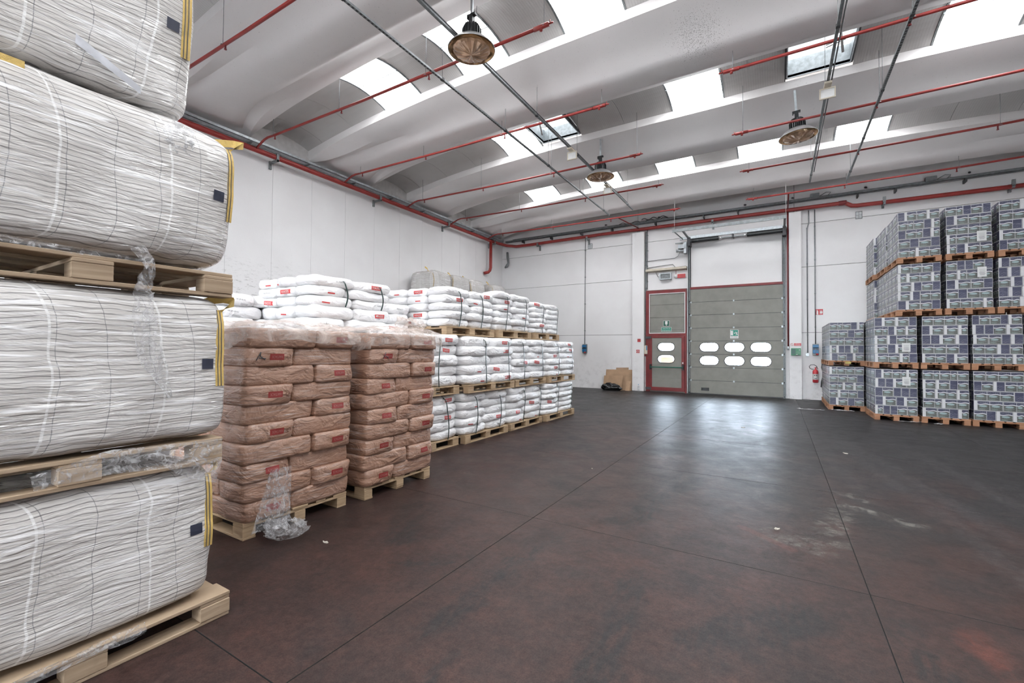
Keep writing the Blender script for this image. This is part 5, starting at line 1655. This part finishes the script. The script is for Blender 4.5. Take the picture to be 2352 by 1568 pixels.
# ------------------------------------------------------------------ bulk bags
def bulk_bag(x0, x1, y0, y1, z0, z1, lab, seed, mat='bulk', res=(24, 28, 24), loops=((1, 1),), n=13, group='wrapped bulk bags', amp=0.028, loop_up=0.09, label=True, topsag=0.0, strap_to=0.60):
    cx, cy = (x0 + x1) / 2, (y0 + y1) / 2
    t = thing('bulk_bag', lab, 'bulk bag', (cx, cy, z0), group)
    vs, fs = superbox(x1 - x0, y1 - y0, z1 - z0, n, res, seed, amp, 2.2)
    h = z1 - z0
    out = []
    for (a, b2, c) in vs:
        u = c / h
        k = 1 + 0.03 * sin(pi * min(1, max(0, u))) - 0.03 * max(0, u - 0.8) / 0.2
        wr = 0.006 * noise.noise(Vector((a * 2, b2 * 2, c * 26 + seed)))
        c = min(max(c, 0.0), h)
        out.append((a * k + (wr if a > 0 else -wr), b2 * k, c - topsag * max(0, u - 0.7) * (1 - abs(b2) / (y1 - y0) * 2) * 2))
    MB().add(out, fs, 0, True).build('bag_body', MT[mat], t)
    tree = BVHTree.FromPolygons([Vector(v) for v in out], fs)
    for sx, sy in loops:
        # webbing sewn down the corner, then a loop standing over the top
        hx, hy = (x1 - x0) / 2, (y1 - y0) / 2
        pts = []
        for k in range(13):
            z = h * (0.36 + 0.60 * k / 12)
            yy = sy * (hy * 0.93)
            hit = tree.ray_cast(Vector((sx * 3, yy, z)), Vector((-sx, 0, 0)))
            xx = hit[0].x if hit[0] else 0
            if pts and sx * (pts[-1][0] - sx * 0.006 - xx) > (0.035 if mat == 'bulk' else 0.15):
                break
            pts.append((xx + sx * 0.006, yy, z))
        w = 0.021
        vs2, f2 = [], []
        for p in pts:
            vs2 += [(p[0], p[1] - w, p[2]), (p[0], p[1] + w, p[2]), (p[0] - sx * 0.012, p[1] + w * 1.3, p[2])]
        for k in range(len(pts) - 1):
            a = k * 3
            f2 += [(a, a + 1, a + 4, a + 3), (a + 1, a + 2, a + 5, a + 4)]
        # loop, standing off the top corner
        o = len(vs2)
        px, py, pz = pts[-1]
        g = loop_up / 0.09
        L_ = [(px, py, pz - 0.01), (px + sx * 0.01, py + sy * 0.035 * g, pz + 0.015), (px, py + sy * 0.085 * g, pz + 0.045 * g), (px - sx * 0.04, py + sy * 0.10 * g, pz + 0.06 * g),
              (px - sx * 0.09, py + sy * 0.07 * g, pz + 0.07 * g), (px - sx * 0.12, py, pz + 0.055 * g), (px - sx * 0.13, py - sy * 0.05, pz + 0.03)]
        for q_, p in enumerate(L_):
            t_ = min(1, q_ / 2)
            vs2 += [(p[0], p[1] - w * (1 - t_) * sy, p[2] - w * 0.9 * t_), (p[0] + 0.004, p[1] + w * (1 - t_) * sy, p[2] + w * 1.1 * t_)]
        for k in range(len(L_) - 1):
            a = o + k * 2
            f2.append((a, a + 1, a + 3, a + 2))
        MB().add(vs2, f2, 0, True).build('lifting_strap', MT['loop'], t)
        st = MB()
        for off in (-0.4, 0.35):
            v3, f3 = [], []
            for p in pts:
                v3 += [(p[0] + sx * 0.002, p[1] + w * off - 0.0022, p[2]), (p[0] + sx * 0.002, p[1] + w * off + 0.0022, p[2])]
            for k in range(len(pts) - 1):
                f3.append((2 * k, 2 * k + 1, 2 * k + 3, 2 * k + 2))
            st.add(v3, f3)
        st.build('stitching', MT['ink'], t)
        if label and sx > 0 and sy > 0:
            z = h * 0.52
            lm = MB()
            decal(tree, lm, *grid2(0.058, 0.056, 3, 3), pts[4][1] - 0.062, z, 0.0, 0, 'x', 0.004)
            lm.build('bag_label', simple('navy_tag', (0.03, 0.035, 0.06), 0.4), t)
    return t
XF = -2.69
pallet(XF - 1.15, XF + 0.02, 0.14, 1.345, 0, 'pale pallet on the floor under the lowest near bulk bag', 'woodn', 'y', 'pallets of the near bulk bags')
bulk_bag(XF - 1.12, XF - 0.01, 0.13, 1.285, 0.150, 0.868, 'wrapped white bulk bag with black lines, lowest of the near stack', 1, loop_up=0.06)
pallet(XF - 1.15, XF + 0.0, 0.12, 1.30, 0.868, 'pale pallet between the lowest and second near bulk bags', 'woodn', 'y', 'pallets of the near bulk bags')
bulk_bag(XF - 1.12, XF + 0.01, 0.11, 1.31, 1.015, 1.785, 'wrapped white bulk bag with black lines, second of the near stack', 2)
pallet(XF - 1.15, XF + 0.0, 0.13, 1.335, 1.79, 'pale pallet between the second and third near bulk bags', 'woodn', 'y', 'pallets of the near bulk bags')
bulk_bag(XF - 1.12, XF + 0.02, 0.10, 1.345, 1.94, 2.72, 'wrapped white bulk bag with black lines, third of the near stack', 3, n=8, loop_up=0.10)
bulk_bag(XF - 1.16, XF - 0.05, 0.02, 1.13, 2.74, 3.62, 'wrapped white bulk bag, topmost of the near stack, out of frame above', 4)
# paper sleeve under the film, film rags
o = MB().add([(XF - 0.035, 0.66, 2.925), (XF - 0.03, 0.90, 2.80), (XF - 0.032, 0.90, 2.765), (XF - 0.037, 0.66, 2.88)], [(0, 1, 2, 3), (3, 2, 1, 0)]).build('label_sleeve', simple('pale_sleeve', (0.62, 0.63, 0.67), 0.35))
tag(o, 'pale plastic label sleeve low on the topmost near bulk bag', 'label')
def strip(name, path, widths, lab, seed, mat='film', n=26, m=7):
    """ribbon of loose film following a path on the face of the stack"""
    vs, fs = [], []
    for i in range(n + 1):
        u = i / n * (len(path) - 1)
        k = min(int(u), len(path) - 2)
        f = u - k
        p = Vector(path[k]).lerp(Vector(path[k + 1]), f)
        w = widths[k] * (1 - f) + widths[k + 1] * f
        d = (Vector(path[k + 1]) - Vector(path[k])).normalized()
        s = Vector((0, d.z, -d.y)).normalized()
        for j in range(m + 1):
            v = j / m - 0.5
            q = p + s * (v * w) 
            q.x += 0.018 * noise.noise(Vector((u * 3, v * 7, seed))) + 0.012 * noise.noise(Vector((u * 9, v * 18, seed))) + 0.02
            q.y += 0.01 * noise.noise(Vector((u * 5, v * 4, seed + 3)))
            vs.append(tuple(q))
    for i in range(n):
        for j in range(m):
            fs.append((i * (m + 1) + j, (i + 1) * (m + 1) + j, (i + 1) * (m + 1) + j + 1, i * (m + 1) + j + 1))
    o = MB().add(vs, fs, 0, True).build(name, MT[mat])
    tag(o, lab, 'plastic film', 'loose film on the near bulk bags')
xf = XF + 0.02
strip('film_strip', [(xf, 0.88, 1.99), (xf + 0.03, 0.925, 1.90), (xf + 0.01, 0.90, 1.78), (xf, 0.915, 1.62), (xf, 0.95, 1.45), (xf - 0.0, 1.03, 1.25)], [0.06, 0.05, 0.075, 0.10, 0.11, 0.02], 'long loose film tail hanging over the second near bulk bag', 1)
strip('film_strip', [(xf - 0.0, 0.55, 0.93), (xf, 0.8, 0.97), (xf, 1.05, 0.95), (xf, 1.28, 0.96)], [0.06, 0.11, 0.12, 0.08], 'torn film bunched over the pallet under the second near bulk bag', 2)
strip('film_strip', [(xf, 1.0, 0.93), (xf, 1.12, 0.87), (xf + 0.0, 1.27, 0.83)], [0.03, 0.09, 0.14], 'torn film folded over the top edge of the lowest near bulk bag', 3)
strip('film_strip', [(xf + 0.0, 1.06, 2.66), (xf, 1.04, 2.58), (xf, 1.05, 2.50)], [0.10, 0.14, 0.10], 'milky film patch at the top of the third near bulk bag', 4, 'filmm')
strip('film_strip', [(xf - 0.02, 0.3, 0.10), (xf, 0.6, 0.13), (xf, 0.95, 0.135)], [0.03, 0.05, 0.06], 'film edge sagging under the lowest near bulk bag', 5)
strip('film_strip', [(xf - 0.02, 0.4, 1.94), (xf, 0.65, 1.925), (xf, 0.92, 1.93)], [0.03, 0.03, 0.02], 'film edge sagging under the third near bulk bag', 6)
o = MB().box(XF - 0.1, XF + 0.0, 0.3, 0.5, 2.66, 2.69).build('strap_end', MT['loop'])
tag(o, 'folded yellow strap end between the third and topmost near bulk bags', 'strap')

# the far ones along the wall, four high; only the top row shows over the white sacks
FAR = [(11.05, 12.0, 'first far bulk bag on top of the wall stacks, its plain end face showing'), (12.06, 13.06, 'second far bulk bag on the wall stacks, yellow loop between it and the first'),
       (13.12, 14.08, 'third far bulk bag on top of the wall stacks, next to the red drop pipe'), (14.62, 15.55, 'fourth far bulk bag, set apart in the corner below the red drop pipe')]
for n_, (a, b2, lab) in enumerate(FAR):
    z = 0
    for k in range(4):
        top = k == 3
        pallet(-10.80, -9.68, a + 0.02, b2 - 0.02, z, f'{ORD[k]} pallet of the {ORD[n_] if n_ else "first"} bulk bag stack by the long wall', 'wood', 'y', 'pallets of the wall stacks')
        bulk_bag(-10.82, -9.68, a, b2, z + PH, z + 1.045, lab if top else f'hidden bulk bag, {ORD[k]} of the {ORD[n_] if n_ else "first"} stack by the long wall', 60 + n_ * 4 + k, 'bulkfar',
                 (14, 14, 12) if top else (8, 8, 6), ((1, -1),) if top else (), 6.0, 'far bulk bags', 0.03, 0.19, label=top)
        z += 1.045 + 0.0

# ------------------------------------------------------------------ drinks cartons on reddish pallets
CT = {'L': (0.175, 0), 'B': (0.125, 1), 'W': (0.045, 2), 'l': (0.10, 0)}
_cm = {}
def carton_mb(seq, h, depth, mb=None, ox=0, oy=0, oz=0, sx=1.0, left=None):
    """carton with its printed panels on the side towards -y and on its -x side"""
    mb = mb or MB()
    w = sum(CT[c][0] for c in seq) * sx
    c = 0.004
    x = ox - w / 2
    base = len(mb.v)
    f0 = len(mb.f)
    # front panels
    xa = x + c
    tot = w - 2 * c
    for s in seq:
        pw = CT[s][0] * sx / w * tot
        mb.add([(xa, oy, oz + c), (xa + pw, oy, oz + c), (xa + pw, oy, oz + h - c), (xa, oy, oz + h - c)], [(0, 1, 2, 3)], CT[s][1])
        mb.uv[len(mb.f) - 1] = True
        xa += pw
    # side panels
    n_ = max(2, round(depth / 0.15))
    for q in range(n_):
        ya, yb = oy + c + (depth - 2 * c) * q / n_, oy + c + (depth - 2 * c) * (q + 1) / n_
        mi = 1 if (q + len(seq)) % 3 == 0 else 0
        mb.add([(x, yb, oz + c), (x, ya, oz + c), (x, ya, oz + h - c), (x, yb, oz + h - c)], [(0, 1, 2, 3)], mi)
        mb.uv[len(mb.f) - 1] = True
    X1 = x + w
    Y1 = oy + depth
    p = [(x + c, oy, oz + c), (X1 - c, oy, oz + c), (X1 - c, oy, oz + h - c), (x + c, oy, oz + h - c)]
    # chamfers, top, bottom, back, right side
    vs = [(x + c, oy, oz + c), (X1 - c, oy, oz + c), (X1 - c, oy, oz + h - c), (x + c, oy, oz + h - c),
          (x, oy + c, oz + c), (x, oy + c, oz + h - c), (x, Y1 - c, oz + c), (x, Y1 - c, oz + h - c),
          (x + c, oy + c, oz), (X1 - c, oy + c, oz), (X1 - c, Y1 - c, oz), (x + c, Y1 - c, oz),
          (x + c, oy + c, oz + h), (X1 - c, oy + c, oz + h), (X1 - c, Y1 - c, oz + h), (x + c, Y1 - c, oz + h),
          (X1, oy + c, oz + c), (X1, oy + c, oz + h - c), (X1, Y1 - c, oz + c), (X1, Y1 - c, oz + h - c)]
    fs = [(4, 0, 3, 5), (8, 9, 1, 0), (3, 2, 13, 12), (11, 10, 9, 8), (12, 13, 14, 15), (1, 16, 17, 2), (16, 18, 19, 17), (4, 8, 0), (3, 12, 5), (5, 12, 15, 7), (4, 6, 11, 8),
          (13, 17, 19, 14), (9, 10, 18, 16), (18, 10, 11, 6), (19, 7, 15, 14), (18, 6, 7, 19), (2, 17, 13), (1, 9, 16), (18, 19, 14, 10), (6, 11, 15, 7)]
    mb.add(vs, fs[:18], 2)
    return mb, w
def uv_mesh(mb, name):
    me = mb.mesh(name, [MT['land'], MT['navy'], MT['card']])
    lay = me.uv_layers.new(name='UVMap')
    q = [(0, 0), (1, 0), (1, 1), (0, 1)]
    for p in me.polygons:
        for k, li in enumerate(p.loop_indices):
            if p.index in mb.uv:
                lay.data[li].uv = q[k]
            else:
                lay.data[li].uv = (0.5, 0.5)
    return me
SEQS = ['L', 'LL', 'WL', 'B', 'BL', 'LB', 'LLL', 'WLL', 'WB', 'Ll', 'BWL', 'Wl']
DESC = {'L': 'one-picture', 'LL': 'two-picture', 'LLL': 'three-picture', 'B': 'navy', 'BL': 'navy-picture', 'LB': 'picture-navy', 'WL': 'white-edged picture', 'WLL': 'white-edged two-picture',
        'WB': 'white-edged navy', 'Ll': 'wide picture', 'BWL': 'mixed', 'Wl': 'narrow white-edged'}
cnt = [0]
bulk_mb = MB()
CH = 0.2
def add_carton(seq, x, y, z, depth, sx, lab, grp, single=True):
    if single and cnt[0] < 300:
        cnt[0] += 1
        k = (seq, depth)
        if k not in _cm:
            _cm[k] = uv_mesh(carton_mb(seq, CH, depth)[0], 'carton')
        o = link('carton', _cm[k], None, (x, y, z), None, (sx, 1, 1))
        tag(o, lab, 'carton', grp)
        return o
    carton_mb(seq, CH, depth, bulk_mb, x, y, z, sx)
def carton_load(x0, y0, z, name, seed, ny=3, w=0.735, single=True, pal=True, lean=0.0, depth=0.40, pz=PH, nl=5, sides=False):
    if pal:
        pallet(x0 - 0.02, x0 + w + 0.02, y0 + 0.0, y0 + 1.2, z, f'reddish pallet under the {name}', 'woodr', 'y', 'reddish pallets of the carton stacks')
    r = random.Random(seed)
    z += pz
    for k in range(nl):
        # front row
        seqs, tot = [], 0
        while tot < w - 0.11:
            s = r.choice(SEQS)
            sw = sum(CT[c][0] for c in s)
            if tot + sw > w + 0.05:
                s = r.choice(['L', 'B', 'Wl', 'WL'])
                sw = sum(CT[c][0] for c in s)
            seqs.append(s)
            tot += sw
        f = (w - 0.004 * len(seqs)) / tot
        x = x0 + r.uniform(-0.006, 0.006) + lean * k
        yj = r.uniform(-0.008, 0.008)
        for q, s in enumerate(seqs):
            sw = sum(CT[c][0] for c in s) * f
            rowname = ['bottom', 'second', 'third', 'fourth', 'top'][k] if nl == 5 else 'x'
            add_carton(s, x + sw / 2, y0 + yj + r.uniform(-0.003, 0.003), z, depth, f, f'{DESC[s]} carton, {rowname} row, {["first", "second", "third", "fourth", "fifth", "sixth", "seventh"][q]} from gate side, {name}', f'cartons in the {name}', single)
            x += sw + 0.004
        # rows behind: stuff
        for j in range(1, ny):
            xx = x0
            for q in range(3):
                sq = r.choice(['LL', 'BL', 'LB'])
                sw = sum(CT[c][0] for c in sq)
                ff = (w / 3 - 0.004) / sw
                add_carton(sq, xx + w / 6, y0 + depth * j + 0.005 + r.uniform(-0.004, 0.004), z, depth - 0.006, ff, f'carton with film glare, {["", "second", "third"][j]} back along side face, {["bottom", "second", "third", "fourth", "top"][k]} row, {name}', f'cartons in the {name}', sides and q == 0)
                xx += w / 3
        z += CH + 0.004
    return z
LV = 1.178
# largest first
for (x0, nm) in ((1.885, 'first column'), (2.70, 'second column'), (3.50, 'third column')):
    carton_load(x0, 12.98, 0, f'floor load of the {nm}', int(x0 * 100))
    carton_load(x0, 12.99, LV, f'second load of the {nm}', int(x0 * 100) + 1)
carton_load(1.155, 14.56, 0, 'floor load beside the extinguisher', 501, sides=True)
carton_load(1.165, 14.56, LV, 'second load beside the extinguisher', 502, sides=True)
for (x0, nm) in ((2.30, 'first high column'), (3.10, 'second high column')):
    carton_load(x0, 13.0, 2 * LV, f'third load, {nm}', int(x0 * 100) + 7, sides=x0 < 2.5, w=0.715, lean=0.002)
    carton_load(x0 + 0.02, 13.0, 3 * LV, f'fourth load, {nm}', int(x0 * 100) + 8, sides=x0 < 2.5, w=0.70, lean=-0.002)
carton_load(3.90, 13.0, 2 * LV, 'third load at the frame edge', 711)
carton_load(3.92, 13.0, 3 * LV, 'fourth load at the frame edge', 712)
for lv in (0, 1):
    carton_load(4.27, 12.98, lv * LV, ('floor' if lv == 0 else 'second') + ' load at the frame edge', 720 + lv, single=False)
    for x0 in (1.93, 2.72, 3.47):
        carton_load(x0, 14.22, lv * LV, ('lower' if lv == 0 else 'upper') + ' load behind the ' + {1.93: 'first', 2.72: 'second', 3.47: 'third'}[x0] + ' column', 730 + lv, single=False, ny=3)
    carton_load(1.93, 15.46, lv * LV, ('lower' if lv == 0 else 'upper') + ' load behind by the gate wall', 740 + lv, single=False, ny=3)
    carton_load(1.165, 15.80, lv * LV, ('lower' if lv == 0 else 'upper') + ' load behind the one beside the extinguisher', 750 + lv, single=False, ny=3)
for lv in (2, 3):
    carton_load(2.30, 14.24, lv * LV, ('third' if lv == 2 else 'fourth') + ' load, second high row', 760 + lv, single=False)
    carton_load(2.24, 15.48, lv * LV, ('third' if lv == 2 else 'fourth') + ' load, third high row by the gate wall', 770 + lv, single=False, ny=3)
o = link('cartons', uv_mesh(bulk_mb, 'cartons'))
tag(o, 'printed drinks cartons filling the stacks behind the front rows', 'cartons', None, 'stuff')
# delivery sheets under the film
for x0, x1, z0, z1, lb in ((3.575, 3.72, 3.885, 4.10, 'white delivery sheet on the fourth load of the second high column'), (3.575, 3.715, 3.13, 3.34, 'white delivery sheet on the third load of the second high column'),
                           (2.355, 2.50, 1.55, 1.745, 'white delivery sheet on the second load of the first column'), (2.355, 2.495, 0.80, 0.99, 'white delivery sheet on the floor load of the first column')):
    t = thing('delivery_sheet', lb, 'paper sheet', ((x0 + x1) / 2, 12.962, (z0 + z1) / 2), 'delivery sheets on the cartons')
    hx, hz = (x1 - x0) / 2, (z1 - z0) / 2
    MB().box(-hx, hx, -0.002, 0, -hz, hz).build('sheet', MT['paper'], t)
    ln = MB()
    for k in range(6):
        ln.box(-hx * 0.6 + 0.005 * (k % 3), hx * (0.7 - 0.15 * (k % 2)), -0.004, -0.002, hz * (0.5 - 0.22 * k) - 0.004, hz * (0.5 - 0.22 * k) + (0.006 if k > 2 else 0.001))
    ln.build('printed_lines', MT['inkg'], t)
o = MB().box(1.50, 1.62, 14.54, 14.562, LV + 0.05, LV + 0.11).build('pallet_sticker', simple('yellow_sticker', (0.55, 0.45, 0.15), 0.6))
tag(o, 'yellowish sticker on the pallet edge of the load beside the extinguisher', 'label')

# loose film and litter on the floor
def scrap(x, y, w, l, a, seed, lab, mat='filmm'):
    vs, fs = [], []
    n, m = 18, 6
    for i in range(n + 1):
        for j in range(m + 1):
            u, v = i / n - 0.5, j / m - 0.5
            px, py = u * l, v * w * (1 - 1.5 * u * u)
            h = 0.012 + 0.03 * abs(noise.noise(Vector((px * 8 + seed, py * 20, seed)))) * 1.2
            vs.append((x + px * cos(a) - py * sin(a), y + px * sin(a) + py * cos(a), h))
    for i in range(n):
        for j in range(m):
            fs.append((i * (m + 1) + j, (i + 1) * (m + 1) + j, (i + 1) * (m + 1) + j + 1, i * (m + 1) + j + 1))
    o = MB().add(vs, fs, 0, False).build('film_scrap', MT[mat])
    tag(o, lab, 'plastic film')
scrap(0.72, 14.15, 0.10, 0.62, 0.05, 1, 'pale film scrap lying on the floor in front of the extinguisher')
scrap(1.42, 14.38, 0.10, 0.50, -0.1, 2, 'film scrap on the floor at the foot of the carton load beside the extinguisher')
scrap(2.45, 12.86, 0.09, 0.40, 0.1, 3, 'film scrap on the floor below the first carton column')
scrap(2.92, 12.80, 0.12, 0.22, 0.7, 4, 'small film tuft on the floor below the second carton column')
for k, (x, y, s, lb) in enumerate([(-3.02, 2.22, 0.05, 'thin pale wood splinter on the floor beside the near brown stack'), (-0.02, 4.42, 0.035, 'white torn paper bit on the floor beside the powdery scuff'),
                             (-2.05, 5.4, 0.02, 'tiny white chip on the floor in the open aisle'), (0.10, 1.60, 0.06, 'pale ragged scrap on the floor at the bottom frame edge'),
                             (1.48, 3.38, 0.05, 'pale thin scrap on the floor towards the lower corner'), (0.85, 8.3, 0.06, 'pale curled scrap on the floor along the tyre tracks'), (-0.62, 10.0, 0.05, 'thin pale strand on the floor before the gate')]):
    mb = MB()
    a = k * 1.1
    vs = []
    for q in range(9):
        an = 2 * pi * q / 9
        rr = s * (0.55 + 0.45 * ((q * 7 + k * 3) % 5) / 5)
        px, py = rr * cos(an), rr * sin(an) * (0.25 if k in (0, 4, 5, 6) else 0.6)
        vs.append((x + px * cos(a) - py * sin(a), y + px * sin(a) + py * cos(a), 0.003 + 0.004 * (q % 3)))
    vs.append((x, y, 0.009))
    vs += [(a_, b_, 0.0005) for a_, b_, c_ in vs[:9]]
    o = mb.add(vs, [(q, (q + 1) % 9, 9) for q in range(9)] + [(q, q + 10, (q + 1) % 9 + 10, (q + 1) % 9) for q in range(9)] + [tuple(range(18, 9, -1))]).build('floor_litter', simple('pale_litter', (0.5, 0.46, 0.40), 0.7))
    tag(o, lb, 'litter')
print('singles', cnt[0], 'objects', len(bpy.data.objects))
